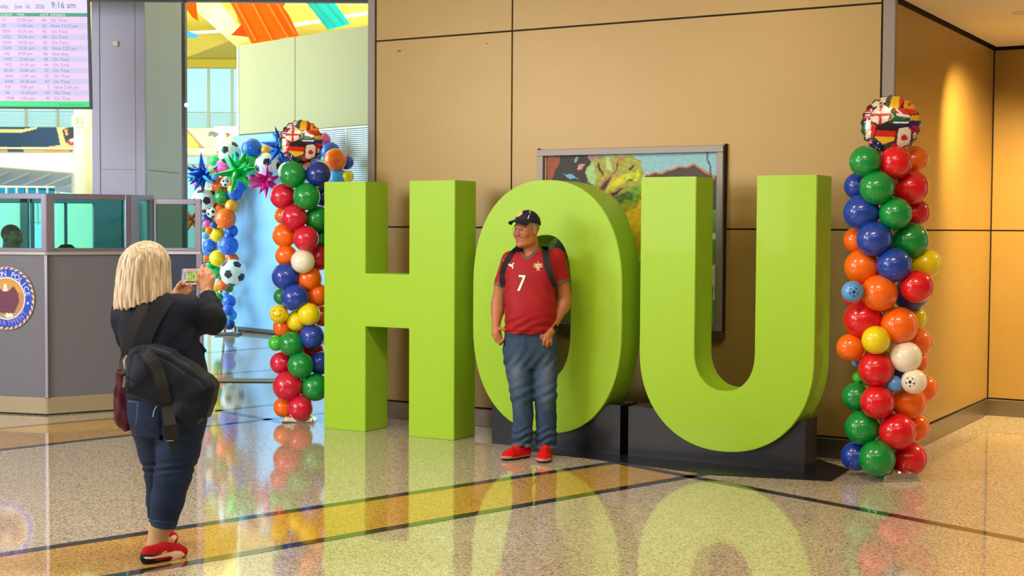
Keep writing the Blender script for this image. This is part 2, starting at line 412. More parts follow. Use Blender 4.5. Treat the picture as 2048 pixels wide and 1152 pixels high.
# H
H = empty('letter_h', LP, WROT); tag(H, 'giant lime green letter H standing on the floor beside the balloon column', 'letter')
polyH = [(hx[0], 0), (hx[1], 0), (hx[1], zb0), (hx[2], zb0), (hx[2], 0), (hx[3], 0), (hx[3], hz), (hx[2], hz), (hx[2], zb1), (hx[1], zb1), (hx[1], hz), (hx[0], hz)]
o = link('body', letter('H', polyH, None, ''), Mgreen, H); autosmooth(o)
MB().box(hx[0]+0.01, hx[1]-0.01, 0.01, DEP-0.01, -0.0, 0.012).build('floor_pad', Mblack, H)
MB().box(hx[2]+0.01, hx[3]-0.01, 0.01, DEP-0.01, -0.0, 0.012).build('floor_pad', Mblack, H)
# O : front face on the same plane
ox0, ox1 = lloc(946, 600)[0], lloc(1244, 600)[0]; oz1 = lloc(1085, 360)[1]; oz0 = lloc(1085, 866)[1]
oi0, oi1 = lloc(1042, 600)[0], lloc(1141, 600)[0]; iz1 = lloc(1095, 470)[1]; iz0 = lloc(1090, 757)[1]
print('O', ox0, ox1, oz0, oz1, oi0, oi1, iz0, iz1)
cx = (ox0+ox1)/2; n = 32
rx = (ox1-ox0)/2; st = 0.30; rz = (oz1-oz0)/2-st*0.5
czt = (oz0+oz1)/2+st*0.5; czb = (oz0+oz1)/2-st*0.5
out = arc(cx, czt, rx, oz1-czt, 0, PI, n, 2.25)+arc(cx, czb, rx, czb-oz0, PI, 2*PI, n, 2.25)
icx = (oi0+oi1)/2; irx = (oi1-oi0)/2
hole = arc(icx, czt, irx, iz1-czt, 0, PI, n, 2.4)+arc(icx, czb, irx, czb-iz0, PI, 2*PI, n, 2.4)
O = empty('letter_o', LP, WROT); tag(O, 'giant lime green letter O on a black plinth behind the man', 'letter')
o = link('body', letter('O', out, hole, ''), Mgreen, O); autosmooth(o)
def plinth(root, x0, x1, zt, y0, cxl, czl, rxl, rzl, p, nm='plinth'):
    """black block whose top is cut to the letter's round underside"""
    m = 24; bot = [(x0, 0.0), (x1, 0.0)]
    top = []
    for i in range(m+1):
        x = x1+(x0-x1)*i/m; q = min(0.9999, abs((x-cxl)/rxl)); zz = czl-rzl*(1-q**p)**(1/p)
        top.append((x, min(zt, zz-0.004)))
    bb_ = MB().prism(bot+top, y0, DEP-0.01)
    return bb_.build(nm, Mblack, root)
px0 = lloc(975, 880)[0]; px1 = lloc(1236, 915)[0]
pzt = lloc(1238, 812)[1]
plinth(O, px0+0.02, px1, pzt, 0.03, cx, czb, rx, czb-oz0, 2.25)
# U
ux = [lloc(1281, 500)[0], lloc(1391, 500)[0], lloc(1512, 500)[0], lloc(1632, 500)[0]]
uz1 = lloc(1450, 352)[1]; uz0 = lloc(1450, 904)[1]; ui = lloc(1450, 782)[1]
ucx = (ux[0]+ux[3])/2; urx = (ux[3]-ux[0])/2; ucz = uz0+0.67; n2 = 40
uicx = (ux[1]+ux[2])/2; uirx = (ux[2]-ux[1])/2; uicz = ui+0.27
print('U', ux, uz0, uz1, ui)
polyU = [(ux[0], uz1)]+arc(ucx, ucz, urx, ucz-uz0, PI, 2*PI, n2, 2.15)+[(ux[3], uz1), (ux[2], uz1)]+arc(uicx, uicz, uirx, uicz-ui, 2*PI, PI, n2, 2.2)+[(ux[1], uz1)]
U = empty('letter_u', LP, WROT); tag(U, 'giant lime green letter U on a black plinth, nearest the framed painting edge', 'letter')
o = link('body', letter('U', polyU, None, ''), Mgreen, U); autosmooth(o)
plinth(U, lloc(1250, 900)[0], lloc(1604, 950)[0], lloc(1610, 842)[1], 0.05, ucx, ucz, urx, ucz-uz0, 2.15)
# black steel floor plate under O and U
bp0 = lloc(1140, 915)
pts = [gnd(1040, 900), gnd(1420, 950), gnd(1663, 963), gnd(1700, 940), gnd(1640, 921), gnd(1400, 902), gnd(1250, 886), gnd(1120, 870)]
V = [(p.x, p.y, 0.0005) for p in pts]+[(p.x, p.y, 0.006) for p in pts]; n = len(pts)
o = MB().add(V, [list(range(n))[::-1], list(range(n, 2*n))]+[(i, (i+1) % n, (i+1) % n+n, i+n) for i in range(n)]).build('floor_plate', Mblack)
tag(o, 'flat black steel plate lying on the floor under the letters O and U', 'plate')
# ================================================================== FRAMED PAINTING
def wpt(px, py, off=0.0): return wloc(px, py, off)
fx0, fz1 = wpt(1075, 300, -0.05); fx1, _ = wpt(1447, 289, -0.05); _, fz0 = wpt(1440, 664, -0.05)
fz1 = (fz1+wpt(1447, 289, -0.05)[1])/2
fr = empty('framed_painting', C0, WROT); tag(fr, 'large abstract leaf painting in a brushed steel case frame on the bronze wall', 'painting')
Mfr = mat('brushed_steel', '#8f867c', 0.5, 0.45)
fw = 0.052
for (x0, x1, z0, z1) in ((fx0, fx1, fz1-fw, fz1), (fx0, fx1, fz0, fz0+fw), (fx0, fx0+fw, fz0+fw, fz1-fw), (fx1-fw, fx1, fz0+fw, fz1-fw)):
    MB().cbox(x0, x1, -0.055, -0.0005, z0, z1, 0.003).build('frame_rail', Mfr, fr)
MB().cbox(fx0-0.02, fx1+0.015, -0.075, -0.0005, fz0-0.055, fz0-0.004, 0.003).build('ledge', mat('frame_ledge', '#5a4c38', 0.4, 0.4), fr)
MB().box(fx0-0.012, fx0, -0.03, -0.0005, fz0, fz1+0.01).build('shadow_gap', Mjoint, fr)
MB().box(fx1, fx1+0.012, -0.03, -0.0005, fz0, fz1+0.01).build('shadow_gap', Mjoint, fr)
MB().box(fx0+fw, fx1-fw, -0.012, -0.002, fz0+fw, fz1-fw).build('backing', Mjoint, fr)
def grid_mesh(name, x0, x1, z0, z1, y, nx, nz, colfn, m, parent):
    X, Z = np.meshgrid(np.linspace(x0, x1, nx), np.linspace(z0, z1, nz))
    V = np.stack([X.ravel(), np.full(X.size, y), Z.ravel()], 1)
    i = np.arange(nx-1); j = np.arange(nz-1); I, J = np.meshgrid(i, j); a = (J*nx+I).ravel()
    Fc = np.stack([a, a+1, a+nx+1, a+nx], 1)
    me = bpy.data.meshes.new(name); me.from_pydata(V.tolist(), [], Fc.tolist()); me.update()
    setcols(me, colfn(X.ravel(), Z.ravel())); return link(name, me, m, parent)
def C(h): return np.array(lin(h))
def paint(x, z):
    def P(pts): return [wpt(p[0], p[1], -0.016) for p in pts]
    col = np.tile(C('#2c2824'), (len(x), 1))
    rs = np.random.RandomState(3)
    wob = 0.006*np.sin(x*40+z*23)+0.005*np.sin(x*17-z*61)
    xx = x+wob; zz = z+0.006*np.sin(x*53+z*31)
    # helper in zoomed px (scale 8.227, origin 1080,280)
    q = lambda L: P([(1080+a/8.227, 280+b/8.227) for a, b in L])
    def put(poly, c, var=0.12):
        m = inpoly(xx, zz, poly); v = 1+var*np.sin(xx[m]*70+zz[m]*45)*np.sin(zz[m]*90-xx[m]*20)
        col[m] = np.clip(C(c)*v[:, None], 0, 1)
    put(P([(1060, 280), (1460, 280), (1460, 700), (1060, 700)]), '#4e5a3e')
    put(P([(1150, 285), (1460, 270), (1460, 352), (1150, 358)]), '#92c6d2', 0.06)
    put(P([(1290, 348), (1330, 342), (1345, 336), (1392, 328), (1428, 352), (1428, 362), (1290, 362)]), '#c07a50')
    put(P([(1292, 351), (1332, 346), (1350, 338), (1390, 332), (1422, 352), (1424, 372), (1292, 372)]), '#4a3c32')
    put(P([(1410, 290), (1414, 290), (1424, 350), (1420, 350)]), '#3c5668')
    put(P([(1290, 360), (1440, 360), (1440, 480), (1290, 480)]), '#3a4a34')
    put(P([(1080, 420), (1460, 420), (1460, 660), (1080, 660)]), '#6a9a4a')
    put(P([(1250, 410), (1300, 395), (1300, 530), (1272, 520)]), '#e8c818')
    put(P([(1425, 530), (1440, 530), (1440, 600), (1425, 600)]), '#d8dcc0'); put(P([(1420, 604), (1440, 604), (1440, 645), (1420, 645)]), '#6ab04a')
    put(P([(1424, 468), (1436, 468), (1436, 478), (1424, 478)]), '#eef0dc')
    put(q([(90, 240), (830, 240), (830, 350), (780, 700), (90, 700)]), '#352f2b', 0.05)
    put(q([(100, 260), (340, 270), (290, 430), (190, 660), (100, 660)]), '#9c4e28')
    put(q([(360, 545), (530, 570), (635, 645), (520, 640)]), '#6cb4de'); put(q([(590, 460), (640, 415), (750, 388), (690, 490), (610, 488)]), '#e09488')
    put(q([(565, 320), (600, 285), (640, 300), (620, 350), (575, 375)]), '#8cb8a4')
    put(q([(760, 250), (1000, 250), (1080, 290), (820, 350)]), '#b08a78')
    put(q([(830, 360), (960, 315), (1100, 280), (1480, 245), (1650, 330), (1720, 530), (1680, 900), (1600, 1100), (1400, 1200), (1150, 980), (900, 760), (770, 620), (770, 450)]), '#a8aa3c', 0.2)
    put(q([(770, 450), (840, 360), (900, 480), (915, 760), (800, 700), (765, 580)]), '#aad08a'); put(q([(1065, 290), (1130, 290), (1180, 450), (1160, 540), (1110, 480), (1070, 380)]), '#bcd690')
    put(q([(1200, 640), (1400, 560), (1640, 500), (1640, 640), (1380, 720), (1100, 880), (1080, 820)]), '#c6d028', 0.25); put(q([(1220, 680), (1420, 570), (1330, 720), (1140, 780)]), '#e8d80c')
    put(q([(1400, 840), (1700, 700), (1640, 1000), (1300, 1060)]), '#7aa81c', 0.3); put(q([(1200, 940), (1480, 830), (1560, 950), (1350, 1020)]), '#52762e', 0.3)
    put(q([(935, 770), (1180, 560), (1290, 330), (1350, 255), (1400, 262), (1300, 420), (1180, 650), (1060, 850)]), '#c4763a'); put(q([(965, 785), (1195, 590), (1280, 380), (1310, 380), (1170, 640), (1050, 830)]), '#3f3a34', 0.05)
    put(q([(935, 370), (985, 350), (1060, 560), (1040, 610)]), '#c0843a'); put(q([(945, 380), (975, 368), (1050, 560), (1035, 600), (965, 500)]), '#34322e', 0.05)
    put(q([(1430, 460), (1540, 390), (1580, 430), (1480, 510)]), '#b08c34'); put(q([(1445, 465), (1530, 405), (1555, 430), (1480, 500)]), '#38362e', 0.05)
    put(q([(1130, 890), (1400, 760), (1460, 740), (1200, 945)]), '#c07a34'); put(q([(1145, 895), (1390, 782), (1200, 938)]), '#3c3834', 0.05); put(q([(1350, 730), (1520, 630), (1520, 665)]), '#4a4834', 0.05)
    put(P([(1115, 470), (1142, 480), (1142, 505), (1128, 520), (1110, 500)]), '#4c4a34'); put(P([(1120, 508), (1136, 492), (1140, 500), (1128, 530)]), '#b0743a'); put(P([(1128, 520), (1150, 500), (1150, 650), (1132, 650)]), '#8cc45a')
    gr_ = rs.normal(0, 0.05, len(x)); return np.clip(col*(1+gr_[:, None]), 0, 1)
grid_mesh('canvas', fx0+fw+0.012, fx1-fw-0.004, fz0+fw, fz1-fw, -0.016, 230, 220, paint, vmat('painted_canvas', 0.55, bump=0.15, bscale=80), fr)
MB().box(fx0+fw+0.002, fx0+fw+0.010, -0.02, -0.008, fz0+fw, fz1-fw).build('light_strip', mat('pale_strip', '#dfe2c4', 0.5), fr)

# ================================================================== GREY COLUMN, MULLION, HEADER
q0 = aty(187, 300, 14.5); q1 = aty(289, 300, 14.5)
cw = q1.x-q0.x; cg = empty('column', (q0.x, 14.5, 0), 0.0); tag(cg, kind='structure')
sk = math.tan(math.radians(9))
MB().cbox(0.0, cw, 0.0, 1.02, 0, 5.6, 0.01).build('shaft', Mgrey, cg)
MB().cbox(-0.012, 0.07, -0.012, 0.05, 0, 5.6, 0.004).build('corner_trim', Mgrey, cg)
MB().cbox(cw-0.08, cw+0.012, -0.012, 0.06, 0, 5.6, 0.004).build('corner_trim', Mgrey, cg)
MB().cbox(0.08, cw-0.09, -0.006, 0.01, 0, 2.205, 0.002).build('face_panel', Mgrey, cg)
MB().cbox(0.08, cw-0.09, -0.006, 0.01, 2.21, 5.6, 0.002).build('face_panel', Mgrey, cg)
qs = aty(366, 300, 15.5)
side = MB()
P_ = [(cw, 0.07), (qs.x-q0.x, 1.0), (qs.x-q0.x, 1.02), (cw, 1.02)]
for (z0, z1) in ((0, 2.205), (2.21, 5.6)):
    MB().add([(p[0], p[1], z0) for p in P_]+[(p[0], p[1], z1) for p in P_], [(3,2,1,0),(4,5,6,7),(0,1,5,4),(1,2,6,5),(2,3,7,6),(3,0,4,7)]).build('side_panel', Mgrey2, cg)
sb = aty(232, 88, 14.5)
o = MB().cbox(-0.028, 0.028, -0.03, 0.0, -0.028, 0.028, 0.008).build('wall_sensor', mat('white_plastic', '#e8e2de', 0.4)); o.location = (sb.x, 14.492, sb.z); tag(o, 'small white square sensor stuck high on the grey column', 'sensor')
hd = empty('trim_1', (0, 13.6, 0)); tag(hd, kind='structure')
hb = aty(500, 2, 13.6).z; m0 = aty(363, 200, 13.6).x; m1 = aty(370, 200, 13.6).x
MB().cbox(-9.0, -0.6, 0.0, 0.12, hb, 4.3, 0.004).build('header', Mmull, hd)
MB().cbox(m0, m1, 0.0, 0.10, 0.0, hb, 0.004).build('mullion', Mmull, hd)
ft = MB().box(-12, 0.0, 13.72, 13.9, 4.28, 7.2).build('wall_clerestory', Mceil); tag(ft, kind='structure')

# ================================================================== DEPARTURES SCREEN
scr = empty('departures_screen', (0, 0, 0)); tag(scr, 'wide departures board hanging above the police booth, pale pink with blue rows', 'screen')
YS = 11.5; br_c = aty(187.5, 219, YS+0.06); tilt = math.radians(3.2)
scr.location = br_c; scr.rotation_euler = (tilt, 0.0, 0.0)
SW, SH = 1.75, 1.02; px_ = YS/F*1.0     # metres per photo pixel
Mbez = mat('screen_bezel', '#24323e', 0.4)
bz = 0.018
for (x0, x1, z0, z1) in ((-SW, 0, 0, bz), (-SW, 0, SH-bz, SH), (-SW, -SW+bz, bz, SH-bz), (-bz, 0, bz, SH-bz)):
    MB().cbox(x0, x1, -0.06, -0.02, z0, z1, 0.002).build('bezel', Mbez, scr)
MB().cbox(-SW+bz, -bz, -0.045, -0.02, bz, SH-bz, 0.002).build('housing', Mbez, scr)
MB().cbox(-SW/2-0.05, -SW/2+0.05, -0.02, 0.06, 0.4, 2.2, 0.004).build('hanger', Mmull, scr)
def srect(px0, px1, py0, py1, m, nm, y=-0.047):
    """rectangle in photo pixel offsets from the screen's lower right corner"""
    f = lambda x: (x-187)*px_; g_ = lambda y_: (219-y_)*px_
    return MB().box(max(-SW+bz, f(px0)), min(f(px1), -bz), y, -0.044, max(bz, g_(py1)), min(SH-bz, g_(py0))).build(nm, m, scr)
def em(name, c, s): return mat(name, '#000000', 0.4, emit=s*1.93, emcol=c)
srect(-300, 182.5, -40, 216, em('screen_pink', '#f3d0f4', 0.98), 'display')
srect(-300, 182.5, -40, 29, em('screen_white', '#f0e2fb', 0.98), 'title_bar', -0.0478)
srect(-300, 182.5, 30, 37, em('screen_green_dark', '#2fae86', 0.85), 'heading_bar', -0.0478)
srect(-300, 182.5, 203.5, 215, em('screen_green', '#08f080', 0.95), 'footer_bar', -0.0478)
rows_ = [('17','12:50 pm','40','On Time'),('20','11:00 am','43','Now 11:12 am'),('2034','10:25 am','42','On Time'),('1432','10:30 am','44','On Time'),('2034','10:25 am','42','On Time'),('3304','12:50 pm','23','Now 2:25 pm'),('106','9:20 am','46','Boarding'),('1992','12:00 pm','48','On Time'),('1432','10:30 am','44','On Time'),('6534','10:00 am','27','On Time'),('1643','11:05 am','25','On Time'),('2068','10:30 am','47','On Time'),('437','2:00 pm','3','Now 2:04 pm'),('26','12:30 pm','41','On Time'),('1968','1:55 pm','45','On Time')]
Tb = em('screen_text_blue', '#6a86d8', 0.85); Tp = em('screen_text_purple', '#b58cd8', 0.85); Tt = em('screen_text_title', '#5a74a8', 0.85); Tw = em('screen_text_white', '#f4fff8', 0.95)
def stext(body, px, py, hpx, m, align='LEFT', nm='text_line', sx_=1.0):
    o = text_mesh(body, hpx*px_*1.38, nm, m, scr, ((px-187)*px_, -0.0482, (219-py)*px_), align=align, extrude=0.0003); o.scale.x = sx_; return o
[stext(w_, x_, 21.5, 8.8, Tt, 'RIGHT', 'date_text', 0.74) for w_, x_ in (('Tuesday,', 27.5), ('June', 53.5), ('16,', 70), ('2026', 97))]; stext('9:16 am', 160, 20.5, 13, Tt, 'RIGHT', 'clock_text', 0.86)
for s_, x in (('FLIGHT', 11), ('TIME', 42), ('GATE', 88), ('REMARKS', 109)): stext(s_, x, 36.2, 5.0, Tw, nm='heading_text')
for k, (a_, b_, c_, d_) in enumerate(rows_):
    yb = 47.3+k*10.95; sft = k*0.28
    if k % 2: srect(-300, 182, yb-8.8, yb+2.2, em('screen_row_blue', '#d3ccf2', 0.98), 'row_band', -0.0478)
    m_ = Tb if k % 2 else Tp
    stext(a_, 11+sft, yb, 6.4, m_); stext(b_, 41+sft, yb, 6.4, m_); stext(c_, 100+sft, yb, 6.4, m_, 'RIGHT'); stext(d_, 109+sft, yb, 6.4, m_)
stext('flyHouston.com', 170, 212, 5.5, em('screen_text_green', '#06b060', 0.8), 'RIGHT', 'footer_text')

# ================================================================== POLICE BOOTH
K0 = gnd(94.5, 831); K0.z = 0
bo = empty('police_booth', K0); tag(bo, 'grey angled police booth with glazed upper part and a round seal', 'booth')
Mpan = mat('booth_laminate', '#6e6d74', 0.5, noise=0.03, nscale=30); Mnavy = mat('booth_navy', '#1d2d48', 0.4)
Mfrm = mat('booth_aluminium', '#8d8796', 0.35, 0.6); Mledge = mat('booth_ledge', '#b9b4b2', 0.35, 0.5); Mplin = mat('booth_plinth', '#c4b79a', 0.3, 0.6)
def glass(name, col, refl=0.10, opac=0.0):
    m = bpy.data.materials.new(name); m.use_nodes = True; nt = m.node_tree; nt.nodes.clear()
    o = nt.nodes.new('ShaderNodeOutputMaterial'); mx = nt.nodes.new('ShaderNodeMixShader'); t = nt.nodes.new('ShaderNodeBsdfTransparent'); g_ = nt.nodes.new('ShaderNodeBsdfGlossy')
    t.inputs[0].default_value = (*lin(col), 1); g_.inputs['Roughness'].default_value = 0.03; mx.inputs[0].default_value = refl
    nt.links.new(t.outputs[0], mx.inputs[1]); nt.links.new(g_.outputs[0], mx.inputs[2]); nt.links.new(mx.outputs[0], o.inputs[0]); return m
Mteal = glass('teal_glass', '#c2faf2', 0.05); Mteal2 = glass('grey_green_glass', '#c4d8cc', 0.06)
zl, zt_, zb_ = 1.414, 1.915, 0.155
def face_M(a, b):
    d = (b-a); d.z = 0; L_ = d.length; d.normalize()
    nrm = Vector((-d.y, d.x, 0))            # into the booth when going left to right
    M = Matrix(((d.x, nrm.x, 0, a.x), (d.y, nrm.y, 0, a.y), (0, 0, 1, 0), (0, 0, 0, 1))); return M, L_
def booth_face(a, b, posts, ztop, panel=Mpan, glz=Mteal, lower=True, base=True):
    M, L_ = face_M(a, b); g_ = 0.004
    if lower:
        MB().cbox(g_, L_-g_, 0.012, 0.045, zb_, zl-0.03, 0.002, M).build('panel', panel, bo)
        MB().cbox(-0.002, L_+0.002, -0.012, 0.05, zl-0.03, zl, 0.003, M).build('ledge', Mledge, bo)
        if base:
            MB().cbox(0, L_, -0.004, 0.045, 0.012, zb_, 0.003, M).build('kick_plate', Mplin, bo)
            MB().box(0.005, L_-0.005, 0.004, 0.045, 0.0, 0.012, M).build('foot_gap', Mjoint, bo)
    MB().cbox(0, L_, 0.0, 0.045, ztop-0.048, ztop, 0.003, M).build('top_rail', Mfrm, bo)
    MB().cbox(0, L_, 0.005, 0.04, zl, zl+0.03, 0.003, M).build('bottom_rail', Mfrm, bo)
    for (x0, x1) in posts: MB().cbox(x0, x1, -0.003, 0.045, zl, ztop-0.002, 0.003, M).build('post', Mfrm, bo)
    MB().box(0.01, L_-0.01, 0.02, 0.026, zl+0.03, ztop-0.048, M).build('pane', glz, bo)
def rel(v): return v-K0
dA = Vector((-math.cos(math.radians(15)), math.sin(math.radians(15)), 0)); dB = Vector((math.cos(math.radians(35)), math.sin(math.radians(35)), 0))
def along(p, d, px):
    """point on the ground line p + s*d seen at photo column px (at eye level)"""
    r = ray(px, 449); s = (p.x*r.y-p.y*r.x)/(d.y*r.x-d.x*r.y); return p+d*s
K1 = along(K0, dB, 262); dC = Vector((0.5, 0.866, 0)); K2 = along(K1, dC, 308); dD = Vector((1, 0.0, 0)); K3 = along(K2, dD, 402)
Z0 = Vector((0, 0, 0)); KL = dA*2.2
MA, LA = face_M(KL, Z0)
booth_face(KL, Z0, ((LA-0.045, LA),), zt_)
LB = (K1-K0).length
booth_face(Z0, rel(K1), ((0.0, 0.075), (LB-0.05, LB)), zt_)
booth_face(rel(K1), rel(K2), ((0.0, 0.10), ((K2-K1).length-0.04, (K2-K1).length)), zt_)
booth_face(rel(K2), rel(K3), ((0.0, 0.02), ((K3-K2).length-0.055, (K3-K2).length)), 1.885, Mnavy, Mteal2)
MB().cbox(-0.016, 0.016, -0.012, 0.03, zb_-0.01, zl-0.03, 0.004).build('corner_strip', Mfrm, bo)
M_, L_ = face_M(rel(K2), rel(K3)); MB().cbox(L_-0.045, L_+0.012, -0.006, 0.05, 0, zl, 0.003, M_).build('gate_post', Mfrm, bo)
# rear posts and rear rails of the booth seen through the glass
Mrear = mat('booth_rear_frame', '#31525e', 0.4, 0.3)
for (xa, xb, yd) in ((40, 56, 14.3), (60, 66, 14.3), (188, 244, 14.2), (128, 132, 14.4), (-60, -40, 14.3)):
    a_ = aty(xa, 450, yd); b_ = aty(xb, 450, yd); MB().cbox(a_.x-K0.x, b_.x-K0.x, yd-K0.y, yd-K0.y+0.05, 0, 1.92, 0.004).build('rear_post', Mrear, bo)
a_ = aty(-200, 450, 14.3); b_ = aty(246, 450, 14.3)
MB().cbox(a_.x-K0.x, b_.x-K0.x, 14.3-K0.y, 14.35-K0.y, 1.86, 1.92, 0.004).build('rear_rail', Mrear, bo)
MB().cbox(a_.x-K0.x, b_.x-K0.x, 14.3-K0.y, 14.35-K0.y, 0, 1.36, 0.004).build('rear_panel', Mpan, bo)
# round seal on the left face
sc_ = onpl(13.5, 596.5, K0, Vector((dA.y, -dA.x, 0)).normalized()); rel_s = MA.inverted() @ (sc_-K0); RS = 0.272
seal = empty('seal', (0, 0, 0)); seal.parent = bo; seal.matrix_local = MA @ Matrix.Translation((rel_s.x, 0.004, rel_s.z))
seal['label'] = 'round blue and gold police seal with an eagle'
def sealcol(x, z):
    u, v = x/RS, z/RS; r = np.hypot(u, v); th = np.arctan2(v, u)
    col = np.tile(C('#b98a5a'), (len(x), 1))
    rp = r > 0.915; tw = np.sin(th*34+r*38) > 0
    col[rp & tw] = C('#e8c8a4'); col[rp & ~tw] = C('#5a3a52')
    col[(r <= 0.915) & (r > 0.675)] = C('#1c4cc0'); col[(r <= 0.675) & (r > 0.645)] = C('#e6d8e0')
    ce = r <= 0.645
    col[ce & (v > 0.2)] = C('#c99a48'); col[ce & (v > -0.1) & (v <= 0.2)] = C('#c08a50'); col[ce & (v < -0.45)] = C('#a89468')
    g_ = lambda L: [((a-101)/453, (547-b)/453) for a, b in L]
    half = [(85, 442), (120, 445), (160, 425), (205, 372), (240, 390), (300, 480), (312, 580), (260, 700), (230, 755), (85, 765)]
    ew = half+[(170-a, b) for a, b in half[::-1]]
    m = inpoly(u, v, g_(ew)); col[m] = C('#6a3a4e'); m2 = m & (np.sin(u*50+v*30)*np.sin(v*60) > 0.82); col[m2] = C('#8e5a6a')
    col[inpoly(u, v, g_([(45, 446), (58, 375), (66, 345), (85, 330), (103, 345), (122, 446)]))] = C('#f0e4e4')
    col[inpoly(u, v, g_([(88, 762), (200, 765), (204, 812), (150, 828), (98, 826), (60, 796), (92, 790)]))] = C('#efe6c0')
    return col
def disc_mesh(name, R, y, nr, na, colfn, m, parent):
    V = [(0, y, 0)]+[(R*(i+1)/nr*math.cos(2*PI*j/na), y, R*(i+1)/nr*math.sin(2*PI*j/na)) for i in range(nr) for j in range(na)]
    Fc = [(0, 1+j, 1+(j+1) % na) for j in range(na)]
    for i in range(nr-1):
        for j in range(na):
            j2 = (j+1) % na; Fc.append((1+i*na+j, 1+(i+1)*na+j, 1+(i+1)*na+j2, 1+i*na+j2))
    me = bpy.data.meshes.new(name); me.from_pydata(V, [], Fc); me.update(); v = np.array(V)
    setcols(me, colfn(v[:, 0], v[:, 2])); return link(name, me, m, parent)
MB().lathe([(RS*1.01, 0.0), (RS*1.01, 0.008), (0, 0.008)], 64, Matrix.Rotation(PI/2, 4, 'X')).build('rim', mat('seal_rim', '#c9b8b0', 0.4), seal)
disc_mesh('face', RS, -0.0005-0.008, 46, 220, sealcol, vmat('seal_print', 0.4), seal)
def arc_text(s_, R, size, a_mid, span, inward, m, parent):
    for k, ch in enumerate(s_):
        if ch == ' ': continue
        t = k/(len(s_)-1)-0.5; a = a_mid-t*span if not inward else a_mid+t*span
        rot = a-PI/2 if not inward else a+PI/2
        M = Matrix.Translation((R*math.cos(a), -0.0095, R*math.sin(a))) @ Matrix.Rotation(-rot, 4, 'Y') @ Matrix.Rotation(PI/2, 4, 'X') @ Matrix.Translation((0, -0.35*size, 0))
        text_mesh(ch, size, 'letter', m, parent, (0, 0, 0), M=M, extrude=0.0006)
Msl = mat('seal_letters', '#efe2e6', 0.4); Msp = mat('seal_letters_pink', '#a890c8', 0.4)
arc_text('HOUSTON POLICE', 0.79*RS, 0.068, PI/2, 2.75, False, Msl, seal)
arc_text('DEPARTMENT', 0.79*RS, 0.062, -PI/2, 1.9, True, Msp, seal)
for a in (-0.18, PI+0.18):
    pts = []
    for k in range(10):
        r_ = 0.016 if k % 2 == 0 else 0.007; pts.append((0.79*RS*math.cos(a)+r_*math.cos(PI/2+k*PI/5), 0.79*RS*math.sin(a)+r_*math.sin(PI/2+k*PI/5)))
    MB().prism(pts, -0.0105, -0.0085).build('star', Msl, seal)
# chair in the booth
cp = aty(133, 500, 13.35)
ch = empty('office_chair', (cp.x, 13.35, 0)); tag(ch, 'black chair back just showing above the booth ledge', 'chair')
bk = MB(); bk.lathe([(0.0, 0.0), (0.09, 0.01), (0.115, 0.05), (0.10, 0.30), (0.05, 0.345), (0.0, 0.35)], 20, Matrix.Translation((0, 0, 1.115)) @ Matrix.Scale(0.35, 4, (0, 1, 0))); o = bk.build('backrest', mat('chair_black', '#12141a', 0.6), ch, True)
MB().cbox(-0.2, 0.2, -0.2, 0.2, 0.78, 0.84, 0.02).build('seat', MATS['chair_black'], ch); MB().tube([(0, 0, 0.05), (0, 0, 0.79)], 0.03).build('pole', Mmull, ch); MB().tube([(0, 0.05, 0.8), (0, 0.05, 1.14)], 0.02).build('back_stem', Mmull, ch)
MB().lathe([(0.0, 0.06), (0.2, 0.03), (0.24, 0.0), (0, 0)], 24).build('base', Mmull, ch)

# ================================================================== ATRIUM BEYOND
Myel = mat('atrium_ceiling_yellow', '#f2dc5c', 0.8); Myel2 = mat('atrium_beam_yellow', '#ece08a', 0.7); Mwht = mat('atrium_white', '#e8eee8', 0.6); Mbeige = mat('partition_beige', '#b6ae80', 0.6)
cl = MB().box(-22, 6, 13.9, 42, 6.25, 6.4).build('ceiling_atrium', Myel); tag(cl, kind='structure')
YB = 40.0
def rect_at(px0, px1, py0, py1, y, t, name, m, parent=None, ch=0.01):
    a_, b_ = aty(px0, py1, y), aty(px1, py0, y); return MB().cbox(a_.x, b_.x, y, y+t, a_.z, b_.z, ch).build(name, m, parent)
wn1 = empty('window_1', (0, 0, 0)); tag(wn1, kind='structure')
for px in (-60, 52, 115, 250, 310, 367, 417, 464, 520, 580, 640, 700): 
    a_ = aty(px-2.5, 450, YB).x; b_ = aty(px+2.5, 450, YB).x; MB().cbox(a_, b_, YB, YB+0.12, 0, 6.2, 0.01).build('mullion', Mwht, wn1)
for py, h in ((133, 8), (225, 2.5), (258, 4), (330, 5), (400, 4), (447, 3)):
    z = aty(420, py, YB).z; MB().cbox(-16, -2, YB-0.02, YB+0.10, z-h/2*YB/F, z+h/2*YB/F, 0.01).build('transom', Mwht, wn1)
bl = MB()
z0, z1 = aty(420, 257, YB).z, aty(420, 227, YB).z
for k in range(11): bl.box(-16, -2, YB+0.14, YB+0.17, z0+(z1-z0)*k/11, z0+(z1-z0)*(k+0.45)/11)
bl.build('blind', mat('blind_slats', '#d8f0f0', 0.6), wn1, kind='stuff')
lo = MB().box(-16, -2, YB+0.2, YB+0.24, 0, 6.2).build('glazing', glass('pale_glass', '#e6fbff', 0.03), wn1)
wb2 = MB().box(-22, -16, YB-0.1, YB+0.2, 0, 6.4).build('wall_atrium', Mwht); tag(wb2, kind='structure')
